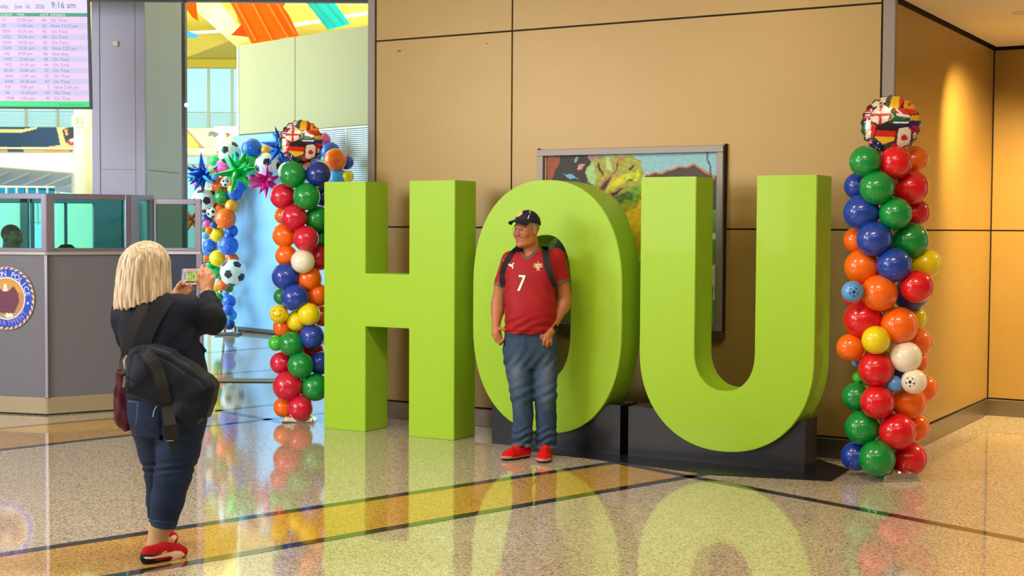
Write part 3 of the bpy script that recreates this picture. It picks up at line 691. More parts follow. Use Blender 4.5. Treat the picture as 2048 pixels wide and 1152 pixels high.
# bridge with painted fascia
bgm = empty('wall_bridge', (0, 0, 0)); tag(bgm, kind='structure')
YM = 30.0
def fascia(x, z):
    px = 1024+x/YM*F; py = 450-(z-1.65)/YM*F
    col = np.tile(C('#d9c9a0'), (len(x), 1))
    def put(p, c): col[inpoly(px, py, p)] = C(c)
    put([(-200, 250), (115, 255), (122, 292), (95, 296), (-200, 296)], '#2a4a7c'); put([(-200, 262), (40, 262), (78, 256), (74, 261), (45, 268), (-200, 274)], '#ead8a4'); put([(114, 255), (122, 255), (132, 287), (123, 291)], '#f0cc9c')
    put([(126, 262), (140, 256), (153, 256), (160, 280), (152, 290), (140, 292), (132, 285)], '#3c3e5c'); put([(136, 282), (158, 277), (160, 285), (150, 292), (140, 292)], '#c84a68'); put([(140, 281), (152, 277), (152, 284), (144, 287)], '#e8eef4'); put([(130, 262), (136, 260), (138, 272), (133, 274)], '#d8a878')
    put([(-200, 297), (15, 297), (20, 307), (-200, 307)], '#d8b890'); put([(16, 296), (45, 297), (50, 307), (18, 307)], '#5a5e7a'); put([(88, 297), (146, 297), (140, 307), (92, 307)], '#e0b070'); put([(144, 297), (149, 297), (144, 307), (139, 307)], '#8a8a80')
    put([(368, 262), (378, 262), (400, 285), (415, 302), (405, 302)], '#7e7460'); put([(368, 268), (376, 266), (395, 288), (402, 302), (368, 302)], '#d2a84e'); put([(418, 264), (440, 262), (436, 272), (430, 276), (424, 272), (416, 274)], '#5a6478'); put([(424, 274), (430, 276), (426, 288), (421, 284)], '#d0a88a'); put([(438, 268), (448, 266), (452, 300), (436, 300), (432, 284)], '#d8d6c0'); put([(450, 264), (458, 266), (464, 274), (458, 272), (454, 276)], '#6a4a48')
    return col
zt1, zb1_ = aty(200, 255, YM).z, aty(200, 306, YM).z
grid_mesh('fascia', -14.5, -5.0, zb1_, zt1, YM-0.005, 560, 30, fascia, vmat('mural_print', 0.6), bgm)
MB().box(-14.5, -5.0, YM, YM+1.5, zb1_, zt1).build('beam', Mwht, bgm)
MB().cbox(-14.5, -5.0, YM-0.06, YM-0.01, aty(100, 297, YM).z-0.02, aty(100, 297, YM).z+0.02, 0.005).build('rail', Mwht, bgm)
a_ = aty(428, 262, YM-0.3); o = MB().cbox(a_.x, a_.x+0.45, YM-0.3, YM+0.1, a_.z-0.02, a_.z+0.1, 0.01).build('trim_2', Mwht); tag(o, kind='structure')
# white soffit, sloped roof, round column, railing at left
def poly_at(pts, y, t, name, m, parent=None):
    P = [aty(p[0], p[1], y) for p in pts]
    return MB().prism([(p.x, p.z) for p in P], y, y+t).build(name, m, parent)
o = poly_at([(-150, 306), (143, 306), (143, 345), (-150, 322)], 26, 2.0, 'ceiling_soffit', Mwht); tag(o, kind='structure')
rf = empty('roof_canopy', (0, 0, 0)); tag(rf, kind='structure')
poly_at([(-150, 320), (143, 344), (143, 386), (60, 378), (-150, 368)], 28.5, 0.3, 'slab', mat('canopy_grey', '#8ea0bc', 0.6), rf)
for k in range(5):
    poly_at([(-40+k*42, 366+k*2), (-34+k*42, 366+k*2), (20+k*42, 344+k*2), (14+k*42, 344+k*2)], 28.4, 0.06, 'rib', mat('canopy_rib', '#a9b6c8', 0.6), rf)
cc = aty(161, 450, 25); rr = 18*25/F
co = MB().lathe([(rr, 0), (rr, 1.9), (rr*1.03, 1.9), (rr*1.03, 4.2), (rr, 4.2), (rr, 6.25)], 28).build('column_round', mat('column_cream', '#dfe0b8', 0.5), None, True); co.location = (cc.x, 25.2, 0); tag(co, kind='structure')
vb = empty('vent_box', (0, 0, 0)); tag(vb, 'cream louvred box fixed to the round column near the far windows', 'vent')
rect_at(143, 170, 231, 252, 24.9, 0.14, 'casing', Mwht, vb)
for k in range(2): rect_at(146+k*11.5, 155+k*11.5, 234, 249, 24.88, 0.03, 'grille', mat('vent_olive', '#b9bd8e', 0.6), vb)
rl = empty('railing', (0, 0, 0)); tag(rl, 'white railing with blue infill seen over the police booth', 'railing')
rect_at(-120, 109, 372, 375, 19, 0.06, 'top_rail', Mwht, rl)
for k in range(11): rect_at(-112+k*20.5, -109+k*20.5, 375, 450, 19, 0.05, 'baluster', Mwht, rl, 0.004)
rect_at(-120, 109, 376, 396, 19.06, 0.01, 'infill', glass('blue_infill', '#58c8d8', 0.05), rl, 0.002)
a_ = aty(-120, 450, 19); b_ = aty(109, 450, 19); MB().cbox(a_.x, b_.x, 19, 19.06, 0.0, 0.9, 0.01).build('kerb', Mwht, rl)
Mfrost = mat('frosted_panel', '#e6fbf8', 0.5); _nt = Mfrost.node_tree; _tr = _nt.nodes.new('ShaderNodeBsdfTranslucent'); _tr.inputs[0].default_value = (0.92, 1, 0.98, 1); _mx = _nt.nodes.new('ShaderNodeMixShader'); _mx.inputs[0].default_value = 0.85
_nt.links.new(_nt.nodes['Principled BSDF'].outputs[0], _mx.inputs[1]); _nt.links.new(_tr.outputs[0], _mx.inputs[2]); _nt.links.new(_mx.outputs[0], _nt.nodes['Material Output'].inputs[0])
kp = empty('added_booth_backing', (0, 0, 0)); tag(kp, 'added pale frosted panels brightening the view through the booth windows', 'partition')  # panels added to brighten the booth windows and cover the round column
for a0_, a1_ in ((-90, 40), (108, 131), (133.5, 192)):
    p_, q_ = aty(a0_, 450, 18.2), aty(a1_, 450, 18.2); MB().cbox(p_.x, q_.x, 18.2, 18.25, 0.02, 2.0, 0.006).build('panel', Mfrost, kp)
p_, q_ = aty(-92, 450, 18.2), aty(194, 450, 18.2); MB().cbox(p_.x, q_.x, 18.18, 18.27, 0.0, 0.03, 0.004).build('floor_track', Mmull, kp)
# partition wall with louvre
PQ = gnd(472, 661); PA = math.radians(46); PE = Vector((math.cos(PA), -math.sin(PA), 0)); PN = Vector((math.sin(PA), math.cos(PA), 0)); PQ.z = 0
def ploc(px, py, off=0.0):
    p = onpl(px, py, PQ+PN*off, PN); return (p-PQ).dot(PE), p.z
pw = empty('wall_partition', PQ, -PA); tag(pw, kind='structure')
s0 = ploc(478, 180)[0]; s1 = ploc(590, 150)[0]; sE = 5.0
zt2 = ploc(480, 91)[1]; zm = ploc(500, 269)[1]
for (x0, x1) in ((s0, s1-0.006), (s1+0.006, sE)):
    MB().cbox(x0, x1, 0.0, 0.05, zm+0.012, zt2, 0.003).build('panel', Mbeige, pw)
MB().box(s0+0.005, sE, 0.04, 0.3, 0, zt2-0.01).build('core', mat('partition_core', '#8a8a70', 0.7), pw)
MB().cbox(s0-0.05, s0, -0.01, 0.3, 0.0, zt2, 0.004).build('edge_trim', Mwht, pw)
bd = empty('photo_backdrop', PQ, -PA); tag(bd, 'tall plain pale blue photo backdrop board behind the balloon arch', 'backdrop')
MB().cbox(0.0, sE, -0.06, -0.01, 0.07, zm-0.01, 0.006).build('board', mat('backdrop_blue', '#8cc4f8', 0.45), bd)
for x in (0.02, 0.11, 2.0): MB().cbox(x, x+0.035, -0.05, -0.02, 0.0, 0.08, 0.003).build('foot', Mmull, bd)
MB().box(0.12, sE, -0.05, -0.03, 0.02, 0.07).build('lower_rail', Mmull, bd)
lv = empty('louvre_blind', PQ, -PA); tag(lv, 'white horizontal slat blind on the partition wall beside the arch top', 'blind')
l0 = ploc(640, 300, -0.09)[0]; lz1 = ploc(640, 262, -0.09)[1]; lz0 = 1.9; lm = ploc(695, 300, -0.09)[0]
MB().cbox(l0, sE, -0.115, -0.065, lz1, lz1+0.03, 0.004).build('head_rail', Mwht, lv)
for k in range(40):
    z = lz0+(lz1-lz0)*k/40
    MB().box(l0, sE, -0.112, -0.072, z, z+0.018).build('slat', mat('slat_white', '#f0f8fc', 0.5), lv)
MB().cbox(l0, sE, -0.07, -0.062, lz0, lz1, 0.002).build('back_panel', mat('blind_back', '#4aa6c8', 0.5), lv)
MB().cbox(lm-0.012, lm+0.012, -0.118, -0.10, lz0, lz1, 0.002).build('tape', Mwht, lv)
# ceiling details and hanging glass banners
def bar(p, q, y0, y1, w, t, name, m, parent=None):
    a_, b_ = aty(p[0], p[1], y0), aty(q[0], q[1], y1); return MB().ribbon([a_, b_], w, t, (0, -1, 0.15)).build(name, m, parent)
bm_ = empty('ceiling_beams', (0, 0, 0)); tag(bm_, kind='structure')
bar((395, -10), (505, 100), 24, 36, 0.34, 0.3, 'beam', Myel2, bm_)
bar((368, 66), (455, 62), 30, 30, 0.05, 0.05, 'pipe', Mwht, bm_); bar((540, 58), (735, 26), 30, 30, 0.06, 0.06, 'pipe', Mwht, bm_); bar((560, 40), (735, 12), 33, 33, 0.05, 0.05, 'pipe', Myel2, bm_); bar((600, 10), (615, 40), 32, 32, 0.04, 0.04, 'pipe', Myel2, bm_)
poly_at([(360, 68), (455, 66), (470, 78), (374, 114), (360, 112)], 34, 0.15, 'panel', mat('ceiling_panel_olive', '#d8cc6a', 0.7), bm_); poly_at([(360, 45), (420, 44), (440, 58), (360, 64)], 35, 0.15, 'panel', MATS['ceiling_panel_olive'], bm_)
poly_at([(555, 55), (720, 28), (735, 40), (735, 50), (580, 75)], 36, 0.15, 'panel', MATS['ceiling_panel_olive'], bm_); poly_at([(458, 18), (472, 8), (470, 46), (460, 40)], 29, 0.15, 'panel', MATS['ceiling_panel_olive'], bm_)
rect_at(362, 482, 118, 134, 39.6, 0.3, 'panel', Myel, bm_)
def banner_mat(name, c):
    m = mat(name, c, 0.25, spec=0.5); nt = m.node_tree; b = nt.nodes['Principled BSDF']; tr = nt.nodes.new('ShaderNodeBsdfTranslucent'); tr.inputs[0].default_value = (*lin(c), 1)
    mx = nt.nodes.new('ShaderNodeMixShader'); mx.inputs[0].default_value = 0.55; nt.links.new(b.outputs[0], mx.inputs[1]); nt.links.new(tr.outputs[0], mx.inputs[2]); nt.links.new(mx.outputs[0], nt.nodes['Material Output'].inputs[0]); return m
Mor = banner_mat('banner_orange', '#ff7a10'); Mor2 = banner_mat('banner_red_orange', '#fb5a12'); Mcy = banner_mat('banner_teal', '#2cd0d8'); Mbl = banner_mat('banner_blue', '#5cb8e0')
def banner(pts, y, m, label, ribs, rm):
    t = empty('glass_banner', (0, 0, 0)); tag(t, label, 'banner', 'hanging glass banners')
    poly_at(pts, y, 0.03, 'sheet', m, t)
    for (p, q) in ribs: bar(p, q, y-0.03, y-0.03, 0.035, 0.03, 'rib', rm, t)
    p0 = aty(*pts[0], y); MB().tube([(p0.x+0.05, y+0.01, p0.z-0.02), (p0.x+0.05, y+0.01, 6.25)], 0.012).build('wire', Mmull, t)
banner([(455, -8), (550, -8), (578, 30), (598, 72), (560, 76), (552, 86), (504, 88), (462, 8)], 24.0, Mor, 'wide bright orange banner hanging diagonally before the yellow ceiling', (((500, -2), (545, 82)), ((530, -2), (575, 74)), ((470, 5), (512, 82)), ((548, -4), (590, 68))), mat('banner_rib_orange', '#d8701a', 0.4))
banner([(540, -8), (578, -8), (552, 38), (500, 74), (462, 70)], 25.0, Mor2, 'red orange banner crossing behind the wide orange one', (((570, -5), (548, 40)),), mat('banner_rib_red', '#c04a14', 0.4))
banner([(604, -8), (660, -8), (700, 48), (655, 60)], 24.5, Mcy, 'bright turquoise banner hanging above the beige partition wall', (((622, -4), (672, 54)), ((645, -4), (690, 50)), ((612, 2), (658, 56))), mat('banner_rib_teal', '#1a9ab0', 0.4))
banner([(364, -8), (390, -8), (396, 42), (384, 34), (366, 8)], 22.5, Mor, 'small orange banner tip beside the dark mullion', (), None)
banner([(362, 58), (372, 60), (396, 70), (392, 76), (362, 74)], 24.2, Mbl, 'small sky blue banner tip beside the dark mullion', (), None)
gl = aty(373, 210, 13.55); t = empty('spot_lamp', gl); tag(t, 'tiny glaring white lamp on the dark mullion', 'lamp')
MB().lathe([(0, -0.02), (0.016, -0.014), (0.02, 0), (0.016, 0.014), (0, 0.02)], 14).build('bulb', mat('glare_white', '#ffffff', 0.3, emit=12), t, True); MB().tube([(-0.03, 0.06, 0), (0, 0.01, 0)], 0.008).build('bracket', Mmull, t)
# ================================================================== BALLOONS
BC = {'r': ('red', '#d8121c'), 'o': ('orange', '#f56a0c'), 'y': ('yellow', '#f0d40a'), 'g': ('green', '#0c8c38'), 'b': ('blue', '#1d3fa0'), 'w': ('white', '#f2e6cc'), 'l': ('light blue', '#5c9cdc'),
      'G': ('bright green', '#1fc268'), 'B': ('bright blue', '#1560d8'), 'p': ('pink', '#f45cb8'), 'n': ('navy', '#1c2f80'), 'a': ('amber', '#f2a81c'), 'c': ('sky blue', '#3a9cf0'), 'L': ('lime green', '#3cc030'), 'R': ('raspberry', '#cf1838')}
def latex(c):
    nm, hx_ = BC[c]; return mat('latex_'+nm.replace(' ', '_'), hx_, 0.22, spec=0.55, coat=0.35)
_bm = {}
def balloon_mesh(c):
    """pear-shaped latex balloon of radius 1: tail with knot along -z"""
    if c in _bm: return _bm[c]
    n, prof = 28, []
    for i in range(19):
        t = PI*i/18; r = math.sin(t); z = math.cos(t)
        if z < 0: z *= 1.10; r *= (1-0.10*(-z)**3)
        prof.append((max(r, 0.0), z))
    prof = prof[:-1]+[(0.10, -1.10), (0.05, -1.14), (0.09, -1.20), (0.02, -1.21)]
    mb = MB().lathe(prof, n); me = bpy.data.meshes.new('balloon'); me.from_pydata([tuple(v) for v in mb.V], [], mb.F)
    bm = bmesh.new(); bm.from_mesh(me); bmesh.ops.remove_doubles(bm, verts=bm.verts, dist=1e-4); bmesh.ops.recalc_face_normals(bm, faces=bm.faces); bm.to_mesh(me); bm.free()
    me.polygons.foreach_set('use_smooth', [True]*len(me.polygons)); me.materials.append(latex(c)); _bm[c] = me; return me
def ico_icos():
    bm = bmesh.new(); bmesh.ops.create_icosphere(bm, subdivisions=1, radius=1); v = [x.co.normalized().copy() for x in bm.verts]; bm.free(); return v
ICO = ico_icos(); mat('soccer_white', '#d9ecf2', 0.25, spec=0.6, coat=0.3); mat('soccer_black', '#1b2530', 0.3, coat=0.3)
_sm = {}
def soccer_mesh(kind):
    if kind in _sm: return _sm[kind]
    bm = bmesh.new(); bmesh.ops.create_icosphere(bm, subdivisions=1, radius=1)
    # truncated icosahedron: pentagon around every icosahedron vertex
    V = []; Fc = []; Mi = []
    for v in bm.verts:
        nb = [e.other_vert(v) for e in v.link_edges]; c = v.co.normalized()
        ax = (nb[0].co-c*nb[0].co.dot(c)).normalized(); ay = c.cross(ax)
        nb.sort(key=lambda w: math.atan2((w.co-c).dot(ay), (w.co-c).dot(ax)))
        k = len(V); pent = [v.co.lerp(w.co, 0.335) for w in nb]; V += pent; Fc.append([k+i for i in range(5)]); Mi.append(1)
    key = {}
    for i, v in enumerate(V): key[tuple(round(q, 3) for q in v)] = i
    for f in bm.faces:
        vs = [l.vert for l in f.loops]; hexa = []
        for i in range(3):
            a_, b_ = vs[i], vs[(i+1) % 3]
            for t in (0.335, 0.665): hexa.append(key[tuple(round(q, 3) for q in a_.co.lerp(b_.co, t))] if tuple(round(q, 3) for q in a_.co.lerp(b_.co, t)) in key else min(range(len(V)), key=lambda q: (V[q]-a_.co.lerp(b_.co, t)).length))
        Fc.append(hexa); Mi.append(0)
    bm.free()
    bm = bmesh.new(); vv = [bm.verts.new(v) for v in V]
    for f, m in zip(Fc, Mi):
        fc = bm.faces.new([vv[i] for i in f]); fc.material_index = m
    bm.edges.ensure_lookup_table()
    r = bmesh.ops.poke(bm, faces=list(bm.faces))
    bmesh.ops.subdivide_edges(bm, edges=list(bm.edges), cuts=3, use_grid_fill=True)
    for v in bm.verts: v.co.normalize()
    # seams: slightly inset where panels meet
    bmesh.ops.recalc_face_normals(bm, faces=bm.faces)
    me = bpy.data.meshes.new('soccer_balloon'); bm.to_mesh(me); bm.free()
    me.polygons.foreach_set('use_smooth', [True]*len(me.polygons))
    me.materials.append(mat('soccer_white', '#d9ecf2', 0.25, spec=0.6, coat=0.3)); me.materials.append(mat('soccer_black', '#1b2530', 0.3, coat=0.3))
    _sm[kind] = me; return me
_st = {}
def star_mesh(col, nm):
    if nm in _st: return _st[nm]
    mb = MB(); rs = random.Random(5)
    dirs = [Vector(v) for v in ICO]+[Vector((0.5, -0.8, 0.3)), Vector((-0.6, -0.7, -0.4)), Vector((0.2, -0.7, -0.7)), Vector((-0.3, -0.8, 0.6))]
    for d in dirs:
        d = d.normalized(); a_ = d.cross(Vector((0.2, 0.3, 0.9))).normalized(); b_ = a_.cross(d); k = len(mb.V); L_ = 0.85+0.3*rs.random(); n = 6
        for (rr, l) in ((0.05, 0.02), (0.20, 0.22), (0.15, 0.45)):
            for j in range(n): mb.V.append(d*l+a_*(rr*math.cos(2*PI*j/n))+b_*(rr*math.sin(2*PI*j/n)))
        mb.V.append(d*L_)
        for i in range(2):
            for j in range(n): mb.F.append([k+i*n+j, k+i*n+(j+1) % n, k+(i+1)*n+(j+1) % n, k+(i+1)*n+j])
        for j in range(n): mb.F.append([k+2*n+j, k+2*n+(j+1) % n, k+3*n])
    me = bpy.data.meshes.new('star_balloon'); me.from_pydata([tuple(v) for v in mb.V], [], mb.F)
    me.materials.append(mat('foil_'+nm, col, 0.16, 0.75, spec=0.6)); _st[nm] = me; return me
def flagcol(x, z):
    """printed world-flag football on the foil pillow (local -1..1)"""
    u = 408+x*166; v = 200-z*152
    u = u+1.0*np.sin(v*0.2); col = np.tile(C('#2a171c'), (len(x), 1))
    def put(p, c, cond=None):
        m = inpoly(u, v, p)
        if cond is not None: m &= cond
        col[m] = C(c)
    ko = [(298, 96), (345, 62), (386, 53), (374, 84), (350, 101), (308, 111)]; put(ko, '#ddd0c0'); put([(330, 72), (352, 66), (350, 78), (332, 84)], '#a03040'); put([(340, 88), (358, 80), (356, 92), (342, 98)], '#30363a')
    put([(390, 53), (412, 52), (399, 85), (395, 118), (378, 98), (376, 85)], '#4a5448')
    be = [(414, 50), (470, 55), (480, 70), (457, 116), (397, 122), (402, 85)]; put(be, '#f0c020'); put(be, '#d8301c', u > 452+(v-60)*-0.05); put(be, '#e8a818', u < 408)
    es = [(482, 72), (520, 76), (552, 110), (562, 145), (517, 153), (474, 113)]; put(es, '#e89a20'); put(es, '#d83818', v > 118+(u-474)*0.12); put([(500, 92), (516, 90), (518, 104), (504, 106)], '#b03818')
    en = [(335, 104), (369, 98), (406, 130), (391, 184), (345, 206), (291, 180), (302, 140)]; put(en, '#e2d4c0'); put(en, '#c01a24', (np.abs(u-349+(v-150)*0.04) < 8) | (np.abs(v-153) < 7))
    sa = [(408, 132), (440, 119), (477, 117), (513, 156), (504, 204), (450, 214), (394, 192)]; put(sa, '#12563c'); put(sa, '#d23a28', v < 152+(u-440)*0.20-0.0*u); put(sa, '#efe8dc', (v >= 146+(u-440)*0.22) & (v < 158+(u-440)*0.16) & (u > 436)); put(sa, '#12563c', (u < 436) & (v > 132))
    put(sa, '#262a70', v > 196); put(sa, '#efe8dc', (v > 190) & (v < 198) & (u > 420)); put([(402, 138), (426, 162), (396, 184)], '#e8b820'); put([(401, 146), (418, 162), (397, 178)], '#181818'); put([(430, 122), (440, 119), (470, 150), (510, 156), (508, 162), (466, 160)], '#efe8dc')
    no = [(264, 134), (303, 106), (299, 138), (288, 168), (256, 172)]; put(no, '#c8202c'); put(no, '#efe6dc', np.abs(v-144) < 8); put(no, '#20285c', np.abs(v-144) < 4)
    it = [(262, 182), (288, 178), (326, 212), (314, 264), (270, 278), (254, 250), (250, 215)]; put(it, '#1c6a40', u < 268); put(it, '#e2d4c0', (u >= 268) & (u < 296)); put(it, '#d02c24', u >= 296)
    de = [(331, 216), (440, 232), (426, 288), (366, 307), (319, 270)]; put(de, '#201c1c'); put(de, '#cf2418', v > 232+(u-331)*0.06); put(de, '#eab420', v > 266+(u-331)*0.04)
    ca = [(452, 224), (500, 217), (527, 240), (514, 299), (470, 321), (437, 308), (442, 262)]; put(ca, '#e2d4c0'); put(ca, '#c42024', (u > 518-(v-240)*0.06) | (u < 446-(v-240)*0.05))
    lf = [(482, 248), (488, 262), (498, 258), (495, 270), (506, 268), (498, 282), (486, 286), (482, 296), (478, 286), (466, 284), (458, 270), (468, 271), (466, 259), (476, 263)]; put(lf, '#b81c20')
    co = [(516, 158), (567, 152), (572, 215), (556, 238), (506, 206)]; put(co, '#e8b818'); put(co, '#2c2a78', v > 182); put(co, '#c01c30', v > 212)
    put([(506, 212), (554, 244), (548, 270), (530, 275), (531, 240)], '#c82030'); put([(532, 250), (546, 246), (552, 262), (542, 276), (532, 272)], '#e8e0d8'); put([(536, 258), (544, 256), (545, 266), (538, 268)], '#203060')
    au = [(272, 284), (318, 276), (360, 311), (350, 346), (300, 322)]; put(au, '#22305c'); put([(276, 286), (300, 281), (312, 298), (288, 304)], '#c84050'); put([(280, 290), (304, 292), (304, 296), (282, 295)], '#e8e0e0')
    for (a_, b_) in ((318, 312), (330, 322), (338, 300), (346, 330)): put([(a_-3, b_-3), (a_+3, b_-3), (a_+3, b_+3), (a_-3, b_+3)], '#e8e0e0')
    put([(427, 294), (440, 313), (468, 326), (440, 338), (410, 325)], '#c02020'); put([(372, 312), (420, 296), (406, 330), (380, 345), (358, 345)], '#1f4a38'); put([(480, 325), (512, 306), (506, 320), (484, 334)], '#e08a20')
    return col
def foil_mesh():
    if 'foil' in _st: return _st['foil']
    nr, na = 46, 170; V = []; Fc = []
    def prof(r): return 0.36*math.sqrt(max(0, 1-r**2.3))
    for side in (-1, 1):
        k0 = len(V); V.append((0, side*prof(0), 0))
        for i in range(nr):
            r = (i+1)/nr
            for j in range(na):
                a_ = 2*PI*j/na; cr = 1+0.022*math.sin(a_*21)*r**10; V.append((r*cr*math.cos(a_), side*(prof(r)+0.012*math.sin(a_*21+1)*r**5*(1-r)*6), r*cr*math.sin(a_)))
        for j in range(na): Fc.append((k0, k0+1+j, k0+1+(j+1) % na) if side < 0 else (k0, k0+1+(j+1) % na, k0+1+j))
        for i in range(nr-1):
            for j in range(na):
                j2 = (j+1) % na; q = (k0+1+i*na+j, k0+1+(i+1)*na+j, k0+1+(i+1)*na+j2, k0+1+i*na+j2); Fc.append(q if side < 0 else q[::-1])
    me = bpy.data.meshes.new('flag_foil_balloon'); me.from_pydata(V, [], Fc); me.update(); v = np.array(V); setcols(me, flagcol(v[:, 0], v[:, 2]))
    me.polygons.foreach_set('use_smooth', [True]*len(me.polygons)); me.materials.append(vmat('foil_print', 0.22, 0.6, coat=0.4, metal=0.15)); _st['foil'] = me; return me
def put_balloon(root, c, px, py, r, y, axis=None, name='balloon', spin=0.0, label=None):
    p = aty(px, py, y); R = r*y/F
    if c == 'S': me = soccer_mesh('S'); name = 'soccer_balloon'; lab = 'white soccer ball balloon with black pentagons'
    elif c.startswith('*'): me = star_mesh(*{'*B': ('#1258c8', 'blue'), '*G': ('#18c060', 'green'), '*P': ('#d82a9a', 'pink'), '*C': ('#d87848', 'copper')}[c]); name = 'star_balloon'; lab = {'*B': 'spiky blue foil star', '*G': 'spiky green foil star', '*P': 'spiky magenta foil star', '*C': 'spiky copper foil star'}[c]
    elif c == 'F': me = foil_mesh(); name = 'foil_balloon'; lab = 'round foil balloon printed as a football of national flags'
    else: me = balloon_mesh(c); lab = BC[c][0]+' balloon'
    o = bpy.data.objects.new(name, me); COL.objects.link(o); o.parent = root; o.location = p-root.location
    if c in ('F',): o.scale = (R, R, R)
    elif c == 'S' or c[0] == '*': o.scale = (R, R, R); o.rotation_euler = (0.3+px*0.37, py*0.21, px*0.11+py*0.07+spin)
    else:
        o.scale = (R, R, R)
        if axis is not None:
            d = (Vector((axis[0], axis[1], p.z-0.03))-p)
            o.rotation_euler = (-d).to_track_quat('Z', 'Y').to_euler()
    o['label'] = label or lab; return o, p, R
def soccer_print(o, p, R, root, tow, smiley=False):
    """small printed football on a latex balloon, a shallow patch on its surface facing tow"""
    d = Vector(tow).normalized(); me = bpy.data.meshes.new('print'); V = []; Fc = []; Mi = []
    ax = d.cross(Vector((0, 0, 1))).normalized(); ay = ax.cross(d)
    def disc(cu, cv, r, n, mi, lift, rot=0):
        k = len(V)
        for j in range(n):
            a_ = 2*PI*j/n+rot; V.append(tuple((d+ax*(cu+r*math.cos(a_))+ay*(cv+r*math.sin(a_))).normalized()*(R*lift)))
        Fc.append([k+j for j in range(n)]); Mi.append(mi)
    if smiley:
        for s in (-1, 1):
            disc(s*0.42, 0.30, 0.20, 18, 0, 1.004); disc(s*0.42, 0.30, 0.16, 18, 1, 1.008); disc(s*0.42, 0.30, 0.075, 5, 0, 1.012)
        for k in range(13):
            a_ = PI*(1.12+0.76*k/12); disc(0.5*math.cos(a_), 0.02+0.42*math.sin(a_), 0.05, 8, 0, 1.005)
    else:
        disc(0, 0, 0.46, 26, 0, 1.004); disc(0, 0, 0.42, 26, 1, 1.008); disc(0, 0, 0.16, 5, 0, 1.012, PI/2)
        for k in range(5):
            a_ = PI/2+PI/5+2*PI*k/5; disc(0.34*math.cos(a_), 0.34*math.sin(a_), 0.085, 5, 0, 1.012, a_)
    me.from_pydata(V, [], Fc); q = link('printed_football', me, [MATS['soccer_black'], None], None)
    me.materials[1] = o.data.materials[0]; me.polygons.foreach_set('material_index', Mi); q.parent = root; q.location = p-root.location; return q
def column_stand(root, h):
    MB().tube([(0, 0, 0.02), (0, 0, h)], 0.012).build('pole', mat('pole_white', '#d8d4cc', 0.4), root)
def foil_weight(root, dx, dy, rz=0.0):
    bm = bmesh.new(); bmesh.ops.create_grid(bm, x_segments=16, y_segments=16, size=0.5)
    top = []
    for v in bm.verts:
        u_, w_ = v.co.x*2, v.co.y*2; e = (1-u_**4)*(1-w_**4); v.co.z = 0.012+0.055*max(0, e)**0.5+0.008*math.sin(u_*9+w_*5)*e
        v.co.x *= 0.27; v.co.y *= 0.2
    geom = bmesh.ops.extrude_face_region(bm, geom=list(bm.faces)); nv = [g_ for g_ in geom['geom'] if isinstance(g_, bmesh.types.BMVert)]
    for v in nv: v.co.z = 0.002
    bmesh.ops.recalc_face_normals(bm, faces=bm.faces); me = bpy.data.meshes.new('foil_weight'); bm.to_mesh(me); bm.free()
    o = link('foil_weight', me, mat('silver_foil', '#d8d8d4', 0.18, 0.95), root); o.location = (dx, dy, 0); o.rotation_euler = (0, 0, rz); o['label'] = 'crumpled silver foil weight'
# ---- balloon column at the right
YR = 9.42; base = gnd(1770, 948); base.z = 0
cr_ = empty('balloon_column', (base.x, YR, 0)); tag(cr_, 'tall multicoloured balloon column by the wall corner, flag ball on top', 'balloon column')
FR, MID, BK = -0.085, 0.0, 0.11
RC = [('g',1730.3,323,31.5,FR),('r',1791,325,33,FR),('o',1829,319,27,BK),('b',1715,372,27,BK),('g',1754,375.6,34.5,FR-.03),('r',1822,375,35,MID),('b',1723,425,36.5,MID-.02),('g',1791,427,32.5,FR-.04),('r',1832,425,28,BK),
 ('o',1713,480,26,BK),('b',1748.5,478,35.5,FR-.02),('g',1820.5,480.5,36.5,MID-.02),('o',1724,533.5,35,MID),('b',1788.5,530,35,FR-.05),('y',1853.5,527,29,MID),('r',1834,573,33,FR-.06),('o',1758.5,586,36.5,FR-.03),
 ('r',1712,590,28,BK),('b',1822,589,34,BK-.02),('r',1726,639,39,MID-.01),('o',1798.5,651,37.5,FR-.02),('y',1831,637,22,BK),('o',1701,695,28,MID),('y',1752,680,28.5,FR-.07),('o',1836,685,28,BK-.02),('y',1786,690,18,BK-.04),
 ('w',1812,714,31.5,FR-.05),('o',1838,724,19,BK),('r',1752,738,35.5,FR-.01),('b',1797,746,22,BK-.02),('l',1789,768,17,FR-.02),('w',1828,763,25,FR-.07),('o',1848,777,27,BK-.02),('L',1718,755,13,BK),('l',1711,726,8,BK),
 ('g',1713,793,29,BK-.03),('r',1755,804,34.5,FR-.02),('o',1819,804,34,MID-.01),('g',1724.5,856,35,MID),('r',1795,863,37,FR-.02),('o',1831,855,28,BK),('b',1712,912,30,BK-.02),('g',1754,917,36.5,FR-.03),('r',1820,917,34,MID-.01)]
for (c, px, py, r, dy) in RC: put_balloon(cr_, c, px, py, r, YR+dy, (base.x, YR))
def lbl_soccer(root, c, px, py, r, y, lab, off, smiley=False, ax=None):
    o, p, R = put_balloon(root, c, px, py, r, y, ax or (root.location.x, root.location.y), label=lab); p0 = p
    v = (EYE-p).normalized(); rt = v.cross(Vector((0, 0, 1))).normalized()*-1
    soccer_print(o, p, R, root, v+rt*off[0]+Vector((0, 0, off[1])), smiley)
lbl_soccer(cr_, 'l', 1705, 583.5, 22, YR-0.16, 'light blue balloon printed with a small football', (0.12, -0.02))
bx_ = cr_.children
